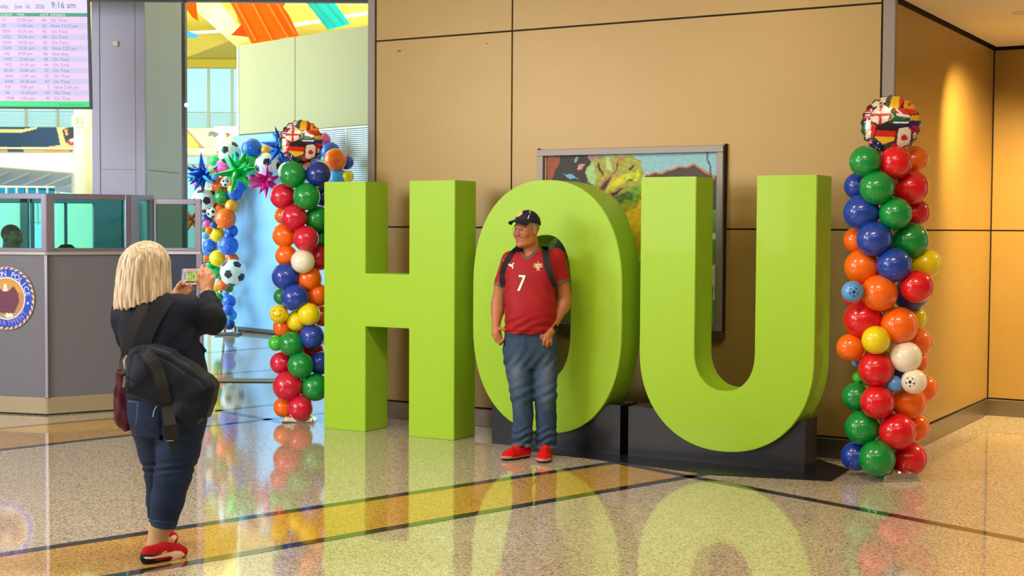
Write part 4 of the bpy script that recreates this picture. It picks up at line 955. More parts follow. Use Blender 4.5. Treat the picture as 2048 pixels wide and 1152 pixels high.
# the white balloon with a printed football
for o in list(cr_.children):
    pass
wo, wp, wR = put_balloon(cr_, 'w', 1828.5, 763, 25.2, YR-0.172, (base.x, YR), label='white balloon printed with a small football')
v_ = (EYE-wp).normalized(); rt_ = v_.cross(Vector((0, 0, 1))).normalized()*-1
soccer_print(wo, wp, wR, cr_, v_-rt_*0.35+Vector((0, 0, -0.05)))
ft_, _, _ = put_balloon(cr_, 'F', 1781.5, 249, 57.5, YR-0.03); ft_.rotation_euler = (0.0, 0.0, -0.22)
column_stand(cr_, 2.3); foil_weight(cr_, 0.02, -0.05, 0.2)
# ---- balloon column at the left, beside the H
YL = 12.0; base = gnd(602, 843); base.z = 0
cl_ = empty('balloon_column', (aty(605, 600, YL).x, YL, 0)); tag(cl_, 'tall multicoloured balloon column beside the letter H, flag ball on top', 'balloon column')
FR, MID, BK = -0.10, 0.0, 0.12
LC = [('g',585.5,349,27,FR),('n',637,348,25.5,FR+.02),('R',566,392.5,26,MID),('g',613.5,393,27.5,FR-.03),('n',647,392,21,BK),('R',588,434.5,26,FR),('o',566,431,17,BK),('g',635.6,437,25,MID),('o',568.5,470.5,24,MID),('R',612,477,26,FR-.03),
 ('g',644,474,19,BK),('o',571.6,510.5,21.5,MID),('w',605.5,523,24,FR-.04),('R',638,515,26,BK-.03),('b',571,553,27.5,FR+.03),('o',619,557.7,25,MID-.03),('g',564,593,17,BK),('b',590,595,28,FR-.02),('o',636.5,590,23,MID),
 ('y',594,641.8,21,MID-.05),('y',618,628.5,23,FR-.03),('o',567,654,21,MID+.04),('o',645,632,21,BK),('r',597,665,19,BK),('b',624.7,673,24.5,FR),('L',552,686.5,15.5,MID),('g',582.5,687.5,25,FR),('r',625,702,23,BK),('R',563,726,23,MID+.02),
 ('g',601,731,26.5,FR-.02),('b',640,726,24,MID+.02),('R',575.5,772,30,FR),('g',630.5,774.5,28,FR+.03),('o',568,814,21,MID),('R',600.5,816,25.5,FR-.02)]
for (c, px, py, r, dy) in LC: put_balloon(cl_, c, px, py, r, YL+dy, (cl_.location.x, YL))
lbl_soccer(cl_, 'y', 558, 628, 18.5, YL-0.12, 'yellow balloon printed with a smiling football face', (-0.25, 0.1), True)
ft2, _, _ = put_balloon(cl_, 'F', 602, 284, 43.5, YL-0.04); ft2.rotation_euler = (0, 0, 0.12)
column_stand(cl_, 2.25); foil_weight(cl_, -0.02, -0.02)
# ---- balloon arch in the atrium
YA = 21.3; ap = aty(450, 600, YA)
ar = empty('balloon_arch', (ap.x, YA, 0)); tag(ar, 'organic arch of coloured balloons, soccer balls and foil stars before the blue backdrop', 'balloon arch')
AC = [('S',458.4,305,24,-.1),('B',504,297,20.5,0),('G',431,321,13,.1),('p',447,336,17.5,.02),('y',422.7,339.7,8.5,-.15),('c',430,352.7,7.8,-.16),('*B',404,348,40,-.25),('*G',477,344,46,-.3),('G',502,330,20.5,-.02),('S',535,331,25.5,-.1),
 ('a',532,300,10,.1),('*B',562,291,40,-.2),('*P',533,363,34,-.25),('p',505,362,14,.05),('o',440,371,18,.05),('o',467,365,17,.06),('S',450,365,8.8,-.2),('y',466,378,11,.02),('B',480,372,14,.12),('p',394.4,367,9,.05),('S',408.7,401,25.5,-.12),('g',445,394,16.5,0),('B',470,386,15,.06),
 ('a',464,412,14,.02),('o',440,416,11,.05),('o',451,437,21,-.08),('S',423.6,425,10.8,-.2),('n',414,440,15,.02),('p',412.6,448,7.5,-.16),('b',427.7,450,7.2,-.16),('o',418,461.8,7.8,-.18),('G',406,459,6.2,-.12),('y',434.5,468,15.5,-.06),('B',462.7,462,13.5,.05),
 ('c',411.5,472,7.2,-.15),('B',420.5,492,15.5,0),('B',457,491,20,-.05),('c',411,506,11,.08),('y',435,516.6,16.5,-.06),('o',412,517.5,7.2,-.12),('o',465,519,13,.08),('S',466.8,545.7,27,-.25),('G',419,529,7.6,-.14),('p',408.5,530,5.5,-.1),('G',430,544,14.5,-.02),('o',445,570,12.5,-.05),('g',457,576,10,.08),
 ('y',430,577,8.5,.02),('g',438,596,11.5,.02),('c',451,592,9,.1),('B',458,603,14,0),('B',456,620,11.5,-.1),('c',462.7,630,11.5,-.02),('n',458,648,12,.05),('c',455,646,5.5,-.12),('*C',385,440,24,.1),('w',578,345,22,.0),('B',575,312,18,.15),('G',556,325,14,.15),('o',610,318,18,.2),('B',628,312,16,.2),
 ('p',647,280,14.5,.02),('B',661,303,19,.05),('o',671,319.5,23,-.12),('b',693,325,14.5,.06),('c',676,357,19.5,-.08),('y',696,353,12,-.02),('G',652,318,10,.1),('B',648,345,16,.12),('g',690,385,16,.1),('o',672,395,16,.1),('b',700,415,17,.1),('y',680,430,15,.1)]
def arch_y(px, py, dy): return onpl(px, py, PQ-PN*0.42+PN*(dy+0.05), PN).y
for i, (c, px, py, r, dy) in enumerate(AC): put_balloon(ar, c, px, py, r, arch_y(px, py, dy), (ap.x, YA+0.3))
fp = [aty(*q, arch_y(*q, 0.16)) for q in ((450, 655), (440, 560), (432, 470), (425, 400), (450, 340), (520, 318), (600, 312), (660, 325), (692, 380), (696, 480), (690, 665))]
fp[0].z = 0.0; fp[-1].z = 0.0
MB().tube([p-ar.location for p in fp], 0.02).build('arch_frame', Mmull, ar)
MB().cbox(-0.15, 0.2, -0.05, 0.3, 0.0, 0.03, 0.005).build('foot_plate', Mmull, ar)
# ================================================================== PEOPLE: smooth bodies grown from signed distances
class SDF:
    def __init__(s, lo, hi, h):
        s.lo = np.array(lo, float); s.h = h; n = np.ceil((np.array(hi)-s.lo)/h).astype(int)+1
        s.ax = [s.lo[i]+h*np.arange(n[i]) for i in range(3)]; s.d = np.full(n, 0.5, np.float32)
    def sub(s, lo, hi):
        sl = []
        for i in range(3):
            a = int(max(0, math.floor((lo[i]-s.lo[i])/s.h))); b = int(min(len(s.ax[i]), math.ceil((hi[i]-s.lo[i])/s.h)+1)); sl.append(slice(a, max(a, b)))
        sl = tuple(sl); X = s.ax[0][sl[0]][:, None, None].astype(np.float32); Y = s.ax[1][sl[1]][None, :, None].astype(np.float32); Z = s.ax[2][sl[2]][None, None, :].astype(np.float32)
        return sl, X, Y, Z
    def merge(s, sl, d, k, op='u'):
        a = s.d[sl]
        if op == 'u':
            if k > 0:
                t = np.clip(0.5+0.5*(a-d)/k, 0, 1); s.d[sl] = a+(d-a)*t-k*t*(1-t)
            else: s.d[sl] = np.minimum(a, d)
        else:                                            # subtract
            d = -d
            if k > 0:
                t = np.clip(0.5-0.5*(a-d)/k, 0, 1); s.d[sl] = a+(d-a)*t+k*t*(1-t)
            else: s.d[sl] = np.maximum(a, d)
    def cap(s, a, b, ra, rb, k=0.01, op='u', flat=False):
        a = np.array(a, float); b = np.array(b, float); m = max(ra, rb)+k+0.03
        sl, X, Y, Z = s.sub(np.minimum(a, b)-m, np.maximum(a, b)+m); v = b-a; L2 = max(float(v@v), 1e-9)
        tt = ((X-a[0])*v[0]+(Y-a[1])*v[1]+(Z-a[2])*v[2])/L2; t = np.clip(tt, 0, 1)
        d = np.sqrt((X-a[0]-t*v[0])**2+(Y-a[1]-t*v[1])**2+(Z-a[2]-t*v[2])**2)-(ra+(rb-ra)*t)
        if flat: d = np.maximum(d, (tt-1)*math.sqrt(L2))
        s.merge(sl, d, k, op); return s
    def chain(s, pts, rs, k=0.015, flat=False):
        for i in range(len(pts)-1): s.cap(pts[i], pts[i+1], rs[i], rs[i+1], k, flat=flat and i == len(pts)-2)
        return s
    def ell(s, c, r, R=None, k=0.01, op='u'):
        c = np.array(c, float); r = np.array(r, float); m = r.max()+k+0.03; sl, X, Y, Z = s.sub(c-m, c+m); x, y, z = X-c[0], Y-c[1], Z-c[2]
        if R is not None:
            R = np.array(R); x, y, z = (R[0][0]*x+R[0][1]*y+R[0][2]*z, R[1][0]*x+R[1][1]*y+R[1][2]*z, R[2][0]*x+R[2][1]*y+R[2][2]*z)
        k0 = np.sqrt((x/r[0])**2+(y/r[1])**2+(z/r[2])**2); k1 = np.sqrt((x/r[0]**2)**2+(y/r[1]**2)**2+(z/r[2]**2)**2)+1e-9
        s.merge(sl, (k0*(k0-1)/k1).astype(np.float32), k, op); return s
    def loft(s, rings, p=2.3, k=0.01, fold=None, yaw=0.0):
        """rings: z, cx, cy, rx, ry (ascending z); flat ends"""
        g = np.array(sorted(rings), float); t = np.linspace(0, len(g)-1, 160); i = np.clip(t.astype(int), 0, len(g)-2); f = (t-i)[:, None]
        gp = np.vstack([2*g[:1]-g[1:2], g, 2*g[-1:]-g[-2:-1]]); p0, p1, p2, p3 = gp[i], gp[i+1], gp[i+2], gp[i+3]
        c = 0.5*(2*p1+(p2-p0)*f+(2*p0-5*p1+4*p2-p3)*f**2+(3*p1-p0-3*p2+p3)*f**3)
        m = c[:, 3:].max()+0.04; lo = (c[:, 1].min()-m, c[:, 2].min()-m, g[0, 0]-0.03); hi = (c[:, 1].max()+m, c[:, 2].max()+m, g[-1, 0]+0.03)
        sl, X, Y, Z = s.sub(lo, hi); zz = Z.ravel(); o = np.argsort(c[:, 0]); c = c[o]; q = [np.interp(zz, c[:, 0], c[:, j])[None, None, :].astype(np.float32) for j in range(1, 5)]
        x, y = X-q[0], Y-q[1]
        if yaw: cs, sn = math.cos(yaw), math.sin(yaw); x, y = x*cs+y*sn, -x*sn+y*cs
        r = (np.abs(x/q[2])**p+np.abs(y/q[3])**p)**(1/p)
        d = (r-1)*np.minimum(q[2], q[3])
        if fold is not None: d = d+fold(X, Y, Z)
        d = np.maximum(d, np.maximum(Z-g[-1, 0], g[0, 0]-Z)); s.merge(sl, d.astype(np.float32), k); return s
    def polyprism(s, poly, y0, y1, rnd=0.01, k=0.0, op='u', bulge=0.0):
        """polygon in x,z, extruded between y0 and y1, rounded"""
        P = np.array(poly, float); m = rnd+k+0.03; lo = (P[:, 0].min()-m, y0-m-bulge, P[:, 1].min()-m); hi = (P[:, 0].max()+m, y1+m+bulge, P[:, 1].max()+m)
        sl, X, Y, Z = s.sub(lo, hi); x = np.broadcast_to(X[:, 0, :], (X.shape[0], Z.shape[2])); z = np.broadcast_to(Z[0], (X.shape[0], Z.shape[2])) if False else np.broadcast_to(Z[0, 0][None, :], (X.shape[0], Z.shape[2]))
        d2 = np.full(x.shape, 1e3)
        for i in range(len(P)):
            a, b = P[i], P[(i+1) % len(P)]; e = b-a; t = np.clip(((x-a[0])*e[0]+(z-a[1])*e[1])/max(e@e, 1e-9), 0, 1); d2 = np.minimum(d2, np.hypot(x-a[0]-t*e[0], z-a[1]-t*e[1]))
        d2 = np.where(inpoly(x, z, [tuple(q) for q in P]), -d2, d2)+rnd
        d2 = d2[:, None, :]; hw = (y1-y0)/2+bulge*np.clip(-d2/0.08, 0, 1)**0.5-rnd; dy = np.abs(Y-(y0+y1)/2)-hw
        d = np.hypot(np.maximum(d2, 0), np.maximum(dy, 0))+np.minimum(np.maximum(d2, dy), 0)-rnd
        s.merge(sl, d.astype(np.float32), k, op); return s
    def warp(s, fn, band=0.03):
        """add small folds near the surface"""
        I = np.argwhere(np.abs(s.d) < band); x = s.ax[0][I[:, 0]]; y = s.ax[1][I[:, 1]]; z = s.ax[2][I[:, 2]]
        s.d[I[:, 0], I[:, 1], I[:, 2]] += fn(x, y, z).astype(np.float32); return s
    def mesh(s):
        d = s.d; S = d < 0; n = np.array(d.shape); c = np.zeros(n-1, np.int8)
        for i in (0, 1):
            for j in (0, 1):
                for k in (0, 1): c += S[i:n[0]-1+i, j:n[1]-1+j, k:n[2]-1+k]
        A_ = (c > 0) & (c < 8); I = np.argwhere(A_); idx = np.full(n-1, -1, np.int32); idx[A_] = np.arange(len(I))
        off = np.array([(i, j, k) for i in (0, 1) for j in (0, 1) for k in (0, 1)]); v = np.stack([d[I[:, 0]+o[0], I[:, 1]+o[1], I[:, 2]+o[2]] for o in off], 1)
        acc = np.zeros((len(I), 3)); cnt = np.zeros(len(I))
        for a in range(8):
            for b in range(a+1, 8):
                if np.abs(off[a]-off[b]).sum() != 1: continue
                m = (v[:, a] < 0) != (v[:, b] < 0); t = np.where(m, v[:, a]/(v[:, a]-v[:, b]+1e-12), 0)
                acc += np.where(m[:, None], off[a]+(off[b]-off[a])*t[:, None], 0); cnt += m
        V = s.lo+(I+acc/cnt[:, None])*s.h; Fs = []
        for ax in range(3):
            o = [slice(1, n[i]-1) for i in range(3)]; o[ax] = slice(0, n[ax]-1); o2 = list(o); o2[ax] = slice(1, n[ax])
            s0, s1 = S[tuple(o)], S[tuple(o2)]; E = np.argwhere(s0 != s1); st = s0[s0 != s1]
            base = E.copy(); u_, w_ = (ax+1) % 3, (ax+2) % 3; base[:, u_] += 1; base[:, w_] += 1
            def at(du, dw):
                q = base.copy(); q[:, u_] += du; q[:, w_] += dw; return idx[q[:, 0], q[:, 1], q[:, 2]]
            q = np.stack([at(-1, -1), at(0, -1), at(0, 0), at(-1, 0)], 1); q[~st] = q[~st][:, ::-1]; Fs.append(q)
        return V, np.vstack(Fs)
    def obj(s, name, m, parent, colfn=None):
        V, Fc = s.mesh(); me = bpy.data.meshes.new(name); me.vertices.add(len(V)); me.vertices.foreach_set('co', V.astype(np.float32).ravel())
        me.loops.add(Fc.size); me.loops.foreach_set('vertex_index', Fc.astype(np.int32).ravel()); me.polygons.add(len(Fc)); me.polygons.foreach_set('loop_start', np.arange(0, Fc.size, 4, dtype=np.int32))
        me.update(calc_edges=True); me.validate()
        me.polygons.foreach_set('use_smooth', [True]*len(me.polygons))
        if colfn is not None: setcols(me, colfn(V[:, 0], V[:, 1], V[:, 2]))
        return link(name, me, m, parent)
    def front(s):
        """first surface along +y for every x,z column"""
        S = s.d < 0; j = S.argmax(1); has = S.any(1); I, K = np.indices(j.shape); jm = np.maximum(j-1, 0); a = s.d[I, jm, K]; b = s.d[I, j, K]
        t = np.where(a-b != 0, a/(a-b+1e-12), 0); y = s.ax[1][jm]+t*s.h; y = np.where(has, y, np.nan)
        def f(x, z):
            u = np.clip((np.asarray(x)-s.lo[0])/s.h, 0, j.shape[0]-1.001); w = np.clip((np.asarray(z)-s.lo[2])/s.h, 0, j.shape[1]-1.001); i0 = u.astype(int); k0 = w.astype(int); fu = u-i0; fw_ = w-k0
            vals = np.stack([y[i0, k0], y[i0+1, k0], y[i0, k0+1], y[i0+1, k0+1]]); ws = np.stack([(1-fu)*(1-fw_), fu*(1-fw_), (1-fu)*fw_, fu*fw_]); ok = ~np.isnan(vals)
            return np.where(ok.any(0), np.nansum(np.where(ok, vals*ws, 0), 0)/np.maximum((ws*ok).sum(0), 1e-6), np.nan)
        return f
class Frame:
    """photo pixels + depth offset -> coordinates relative to a root standing at (ground pixel, depth)"""
    def __init__(s, px, Y): p = aty(px, 600, Y); s.o = Vector((p.x, Y, 0)); s.Y = Y
    def __call__(s, px, py, dy=0.0): p = aty(px, py, s.Y+dy)-s.o; return np.array(p)
    def px(s, x, y, z):
        """coordinates back to photo pixels"""
        q = np.stack([x+s.o.x-EYE.x, y+s.o.y-EYE.y, z+s.o.z-EYE.z], -1) @ np.array(CAMR); return 1024-F*q[..., 0]/q[..., 2], 576+F*q[..., 1]/q[..., 2]
def decal(name, polys, fr, front, m, parent, step=0.45, lift=0.003, dy0=-0.15, label=None):
    """print on cloth: polygon(s) in photo pixels laid on the front surface"""
    allp = [p for q in polys for p in q]; x0 = min(p[0] for p in allp); x1 = max(p[0] for p in allp); y0 = min(p[1] for p in allp); y1 = max(p[1] for p in allp)
    nx = int((x1-x0)/step)+2; ny = int((y1-y0)/step)+2; xs = x0+step*np.arange(nx); ys = y0+step*np.arange(ny); Xp, Yp = np.meshgrid(xs, ys)
    cxm, cym = Xp[:-1, :-1]+step/2, Yp[:-1, :-1]+step/2; m_ = np.zeros(cxm.shape, bool)
    for q in polys: m_ ^= inpoly(cxm, cym, q)
    a = fr(x0, y0, dy0); b = fr(x1, y1, dy0); Xw = a[0]+(Xp-x0)/(x1-x0)*(b[0]-a[0]); Zw = a[2]+(Yp-y0)/(y1-y0)*(b[2]-a[2]); Yw = front(Xw, Zw)
    good = ~np.isnan(Yw); Yw = np.where(good, Yw-lift, dy0); J, I = np.nonzero(m_ & good[:-1, :-1] & good[1:, 1:] & good[1:, :-1] & good[:-1, 1:])
    use = {}; V = []; Fc = []
    for j, i in zip(J, I):
        f = []
        for jj, ii in ((j+1, i), (j+1, i+1), (j, i+1), (j, i)):
            if (jj, ii) not in use: use[(jj, ii)] = len(V); V.append((Xw[jj, ii], Yw[jj, ii], Zw[jj, ii]))
            f.append(use[(jj, ii)])
        Fc.append(f)
    o = fromdata(name, V, Fc, m, parent, True)
    if label: o['label'] = label
    return o
def mixc(a, b, t): t = np.clip(t, 0, 1)[:, None]; return a*(1-t)+b*t
class Head:
    """head about H0 (midpoint of its height); f forward, l the person's left, u up; yaw 0 looks at the camera"""
    def __init__(s, H0, yaw, sc=1.0, nod=0.0):
        c, sn = math.cos(yaw), math.sin(yaw); f = np.array((-sn, -c, 0.0)); l = np.array((c, -sn, 0.0)); u = np.array((0, 0, 1.0)); cn, s2 = math.cos(nod), math.sin(nod)
        s.f = f*cn-u*s2; s.u = u*cn+f*s2; s.l = l; s.H = np.array(H0); s.s = sc; s.R = np.stack([s.f, s.l, s.u])
    def p(s, f, l, u): return s.H+s.s*(s.f*f+s.l*l+s.u*u)
    def loc(s, x, y, z): q = (np.stack([x, y, z], -1)-s.H) @ s.R.T/s.s; return q[:, 0], q[:, 1], q[:, 2]
    def build(s, D, smile=True, heavy=1.0):
        S = s.s; E = lambda c, r, k=0.015, op='u': D.ell(s.p(*c), np.array(r)*S, s.R, k, op)
        E((-0.014, 0, 0.032), (0.098, 0.077, 0.086)); E((0.020, 0, -0.036), (0.068, 0.060+0.006*heavy, 0.080), 0.03); E((0.066, 0, -0.101), (0.022, 0.026, 0.019), 0.02)
        E((0.020, 0, -0.092), (0.052*heavy, 0.054*heavy, 0.030), 0.02)
        for q in (-1, 1):
            E((0.0, q*0.052, -0.066), (0.03, 0.018, 0.03), 0.02); E((0.060, q*0.038, -0.026), (0.026, 0.026, 0.024), 0.02)
        E((0.074, 0, 0.030), (0.020, 0.052, 0.013), 0.015)
        for q in (-1, 1): E((0.094, q*0.031, 0.006), (0.012, 0.015, 0.0075), 0.008, 's')
        D.cap(s.p(0.083, 0, 0.014), s.p(0.103, 0, -0.026), 0.010*S, 0.0155*S, 0.008)
        for q in (-1, 1): E((0.093, q*0.014, -0.031), (0.014, 0.010, 0.010), 0.005)
        w = 0.030 if smile else 0.024; cv = 0.012 if smile else 0.002
        for i in range(6):
            t0, t1 = -1+i/3, -1+(i+1)/3
            P = lambda t, du, f: s.p(f-0.022*t*t, w*t, du+cv*t*t)
            D.cap(P(t0, -0.0575, 0.087), P(t1, -0.0575, 0.087), 0.0052*S, 0.0052*S, 0.004); D.cap(P(t0, -0.0745, 0.086), P(t1, -0.0745, 0.086), 0.0062*S, 0.0062*S, 0.004)
        for i in range(6):
            t0, t1 = -0.9+i*0.3, -0.9+(i+1)*0.3
            if smile: D.cap(P(t0, -0.066, 0.094), P(t1, -0.066, 0.094), 0.0045*S, 0.0045*S, 0.003, 's')
        for q in (-1, 1):
            E((-0.012, q*0.078, -0.004), (0.019, 0.010, 0.033), 0.006); E((-0.008, q*0.089, 0.0), (0.009, 0.006, 0.016), 0.004, 's')
        return s
    def eyes(s, root, iris='#4a3a2c', brow='#4a3c34'):
        S = s.s
        for q in (-1, 1):
            mb = MB(); mb.lathe([(0.0, 0.0115), (0.004, 0.0108), (0.008, 0.0083), (0.0108, 0.004), (0.0115, 0), (0.008, -0.008), (0, -0.0115)], 16)
            o = mb.build('eye', mat('eye_white', '#c8b8a8', 0.2), root, True); R = Matrix(((s.l[0], s.u[0], s.f[0]), (s.l[1], s.u[1], s.f[1]), (s.l[2], s.u[2], s.f[2])))
            o.matrix_local = Matrix.Translation(s.p(0.0728, q*0.031, 0.005)) @ R.to_4x4() @ Matrix.Scale(S, 4)
            mb = MB(); mb.lathe([(0.0, 0.0122), (0.0062, 0.0108), (0.0066, 0.0098)], 14); i_ = mb.build('iris', mat('iris_'+iris[1:], iris, 0.1), o, True)
            pts = [s.p(0.088-0.020*abs(t)*0.6-0.012*max(0, t*q), q*0.031+t*0.020, 0.026+0.005*(1-t*t)) for t in (-1, -0.5, 0, 0.5, 1)]
            MB().tube(pts, [0.0028*S, 0.0048*S, 0.005*S, 0.0045*S, 0.0025*S], 6).build('eyebrow', mat('brow_'+brow[1:], brow, 0.8), root, True)
    def teeth(s, root):
        V = []; n = 9
        for i in range(n):
            t = -0.85+1.7*i/(n-1)
            for du in (-0.0595, -0.0715): V.append(s.p(0.0862-0.022*t*t, 0.030*t, du*0.5+(-0.0655)*0.5+0.012*t*t+(0.0025 if du > -0.065 else -0.0025)*(1-t*t)))
        fromdata('teeth', V, [(2*i, 2*i+1, 2*i+3, 2*i+2) for i in range(n-1)], mat('teeth', '#efe6d8', 0.25), root, True)
def skincol(base, blush, hd=None, hair=None, lips='#a8604e', hairfn=None):
    b, r, lp = C(base), C(blush), C(lips)
    def f(x, y, z):
        col = np.tile(b, (len(x), 1)); nz = 0.5+0.5*np.sin(x*63+1.3)*np.sin(y*57)*np.sin(z*71); col = mixc(col, r, 0.25*nz)
        if hd is not None:
            F_, L_, U_ = hd.loc(x, y, z); ck = np.exp(-((np.abs(L_)-0.038)**2+(U_+0.028)**2)/0.0006)*(F_ > 0.03); ns = np.exp(-(L_**2+(U_+0.026)**2)/0.0004)*(F_ > 0.08); col = mixc(col, r, 0.8*np.maximum(ck, ns))
            li = (F_ > 0.062) & (np.abs(L_) < 0.034) & (np.abs(U_-0.012*(L_/0.03)**2+0.066) < 0.0145) & (np.abs(U_-0.012*(L_/0.03)**2+0.066) > 0.002); col[li] = lp
            if hair is not None:
                hr = ((U_ > 0.012) & (F_ < 0.035) & (np.abs(L_) > 0.05)) | ((F_ < -0.03) & (U_ > -0.045)); hr &= ~((np.abs(L_) > 0.076) & (F_ > -0.034) & (U_ < 0.03)); col[hr] = C(hair)
            if hairfn is not None: col[hairfn(F_, L_, U_)] = C(hair)
        return col
    return f
Mskin = vmat('skin', 0.42, 0.4, sss=0.08)
def hand_fingers(D, knuckles, mids, tips, r=0.0095, k=0.004):
    for a, b, c, q in zip(knuckles, mids, tips, (1.0, 1.05, 1.0, 0.86)):
        D.cap(a, b, r*q*1.05, r*q, k); D.cap(b, c, r*q, r*q*0.85, k)

# ------------------------------------------------------------------ THE MAN
fr = Frame(1062, 10.15); man = empty('person', fr.o); tag(man, 'smiling man in red football shirt, jeans and navy cap standing before the letter O', 'person')
hd = Head(fr(1052.5, 461, -0.02), math.radians(41), 1.0)
D = SDF(fr(965, 960, -0.35)-0.02, fr(1160, 405, 0.3)+0.02, 0.0042)
hd.build(D, True, 1.1)
D.cap(hd.p(-0.03, 0, -0.06), fr(1063, 520, 0.03), 0.060, 0.075, 0.02)
trs = [(py, cx, hw, cy, dp) for (py, cx, hw, cy, dp) in ((508, 1066, 40, .03, .085), (520, 1066, 52, .02, .108), (545, 1063, 51, .0, .125), (575, 1060, 48, -.01, .135), (605, 1061, 48, -.02, .148), (630, 1062, 49, -.025, .15), (655, 1061, 49, -.015, .14), (690, 1061, 50, 0, .125), (712, 1061, 46, 0, .11))]
sc = 10.15/F
D.loft([(fr(cx, py)[2], fr(cx, py)[0], cy, hw*sc, dp) for (py, cx, hw, cy, dp) in trs], 2.3, 0.02)
# his right arm (picture left) and hand hooked by the thumb in the pocket
D.chain([fr(1019, 526, .02), fr(1003, 568, .02), fr(996, 606, .03), fr(995, 622, .015), fr(991.5, 655, -.03)], [.054, .049, .047, .045, .028], 0.02)
D.chain([fr(991.5, 654, -.03), fr(993, 667, -.045), fr(997, 677, -.05)], [.028, .033, .030], 0.012)
kn = [fr(991+i*1.0, 676+i*2.2, -.075+.021*i) for i in range(4)]; md = [fr(999+i*0.6, 686+i*0.9, -.078+.021*i) for i in range(4)]; tp = [fr(1006, 680+i*1.2, -.07+.018*i) for i in range(4)]
for i in range(4): D.cap(fr(993, 668, -.04), kn[i], .022, .0115, 0.008)
hand_fingers(D, kn, md, tp, .0105)
D.chain([fr(994, 660, -.055), fr(1001, 657, -.085), fr(1009, 660, -.09)], [.017, .0125, .0105], 0.006)
# his left arm (picture right) and fist over the pocket
D.chain([fr(1113, 522, .02), fr(1123, 562, .02), fr(1129, 596, .03), fr(1126, 612, .015), fr(1106, 652, -.09)], [.056, .054, .047, .048, .029], 0.02)
D.chain([fr(1106, 651, -.09), fr(1099, 663, -.115), fr(1094, 672, -.12)], [.028, .034, .034], 0.012)
kn = [fr(1083.5, 672, -.14), fr(1088.5, 681, -.145), fr(1095.5, 685, -.14), fr(1102, 683.5, -.13)]; md = [fr(1082.5, 679.5, -.125), fr(1087.5, 688, -.128), fr(1094.5, 691.5, -.123), fr(1101, 689.5, -.113)]; tp = [fr(1085, 681, -.10), fr(1090, 687, -.10), fr(1096, 690, -.10), fr(1101, 688, -.095)]
for i in range(4): D.cap(fr(1097, 667, -.118), kn[i], .024, .0125, 0.009)
hand_fingers(D, kn, md, tp, .0112)
D.chain([fr(1095, 660, -.13), fr(1088, 661, -.145), fr(1081, 665, -.135)], [.017, .0125, .0105], 0.006)
# legs and feet inside the clothes
for pts in ([fr(1037, 700), fr(1044, 785, -.01), fr(1046, 885, 0), fr(1046, 905, 0)], [fr(1088, 700), fr(1090, 785, -.01), fr(1093, 890, .03), fr(1093, 910, .03)]): D.chain(pts, [.085, .06, .042, .04], 0.02)
D.obj('body', Mskin, man, skincol('#b0724a', '#a8563c', hd, '#8a7a66'))
hd.eyes(man, '#3a3028', '#3c2e26'); hd.teeth(man)
# shirt
Mshirt = vmat('red_jersey', 0.6, 0.3, bump=0.12, bscale=220)
D = SDF(fr(980, 680, -.3)-0.02, fr(1150, 480, .3)+0.02, 0.0042)
fold = lambda X, Y, Z: 0.0
D.loft([(fr(cx, py)[2], fr(cx, py)[0], cy, hw*sc+.007, dp+.009) for (py, cx, hw, cy, dp) in ((497, 1067, 22, .035, .06), (505, 1067, 38, .03, .085), (515, 1066, 53, .022, .108), (545, 1063, 52, .0, .13), (575, 1060, 50, -.01, .142), (605, 1061, 50, -.022, .158), (630, 1062, 50.5, -.028, .160), (652, 1061, 50, -.02, .152), (665, 1060, 50.5, -.01, .146))], 2.25, 0.015)
sl_ = (fr(1021, 519, .02), fr(1002.5, 573, .015)); sr_ = (fr(1112, 514, .02), fr(1124, 566, .015))
D.cap(sl_[0], sl_[1], .062, .059, 0.03, flat=True); D.cap(sr_[0], sr_[1], .064, .062, 0.03, flat=True)
vpoly = [fr(a, b, -.1)[[0, 2]] for a, b in ((1038, 470), (1040.5, 499), (1053, 514.5), (1063, 508), (1075, 496), (1080, 470))]
D.polyprism([tuple(q) for q in vpoly], -0.4, 0.02, 0.002, 0.004, 's')
D.ell(fr(1063, 492, .04), (.072, .075, .03), None, 0.01, 's')
def wr_(x, y, z):
    a, b = fr.px(x, y, z); w = 0.0032*np.sin((b*0.35+a*0.12)+1.5*np.sin(a*0.06))*np.clip((b-625)/20, 0, 1)+0.0028*np.sin(b*0.17-a*0.20+2*np.sin(b*0.05))*np.clip((a-1050)/50, 0.15, 1)*np.clip((b-540)/30, 0, 1)
    w += 0.003*np.sin((b-560)*0.25+(a-1010)*0.3)*np.exp(-((a-1012)/16)**2-((b-585)/30)**2)
    w -= 0.004*np.exp(-((b-659)/3.0)**2)
    return w
D.warp(wr_)
def shirtcol(x, y, z):
    a, b = fr.px(x, y, z); col = np.tile(C('#9a121b'), (len(x), 1)); st = np.sin(b*0.62+1.1*np.sin(a*0.16)); col = mixc(col, C('#780b13'), 0.2*(st > 0.55))
    P = np.stack([x, y, z], -1)
    for (p, q) in (sl_, sr_):
        v = q-p; L_ = np.linalg.norm(v); t = (P-p) @ v/L_; rad = np.linalg.norm(P-p-np.outer(t/L_, v), axis=1); col[(t > L_-0.020) & (rad < 0.075)] = C('#63564f')
    pl_ = ((1036, 482), (1039, 499), (1053, 516.5), (1064, 509), (1077, 497), (1083, 482)); dm = np.full(len(x), 1e3)
    for i in range(len(pl_)-1):
        p, q = np.array(pl_[i]), np.array(pl_[i+1]); e = q-p; t = np.clip(((a-p[0])*e[0]+(b-p[1])*e[1])/(e@e), 0, 1); dm = np.minimum(dm, np.hypot(a-p[0]-t*e[0], b-p[1]-t*e[1]))
    col[(dm < 3.6) & (y < 0.06)] = C('#5d524c'); col[(b < 499) & (y < 0.1) & (np.abs(a-1060) < 24)] = C('#5d524c')
    return col
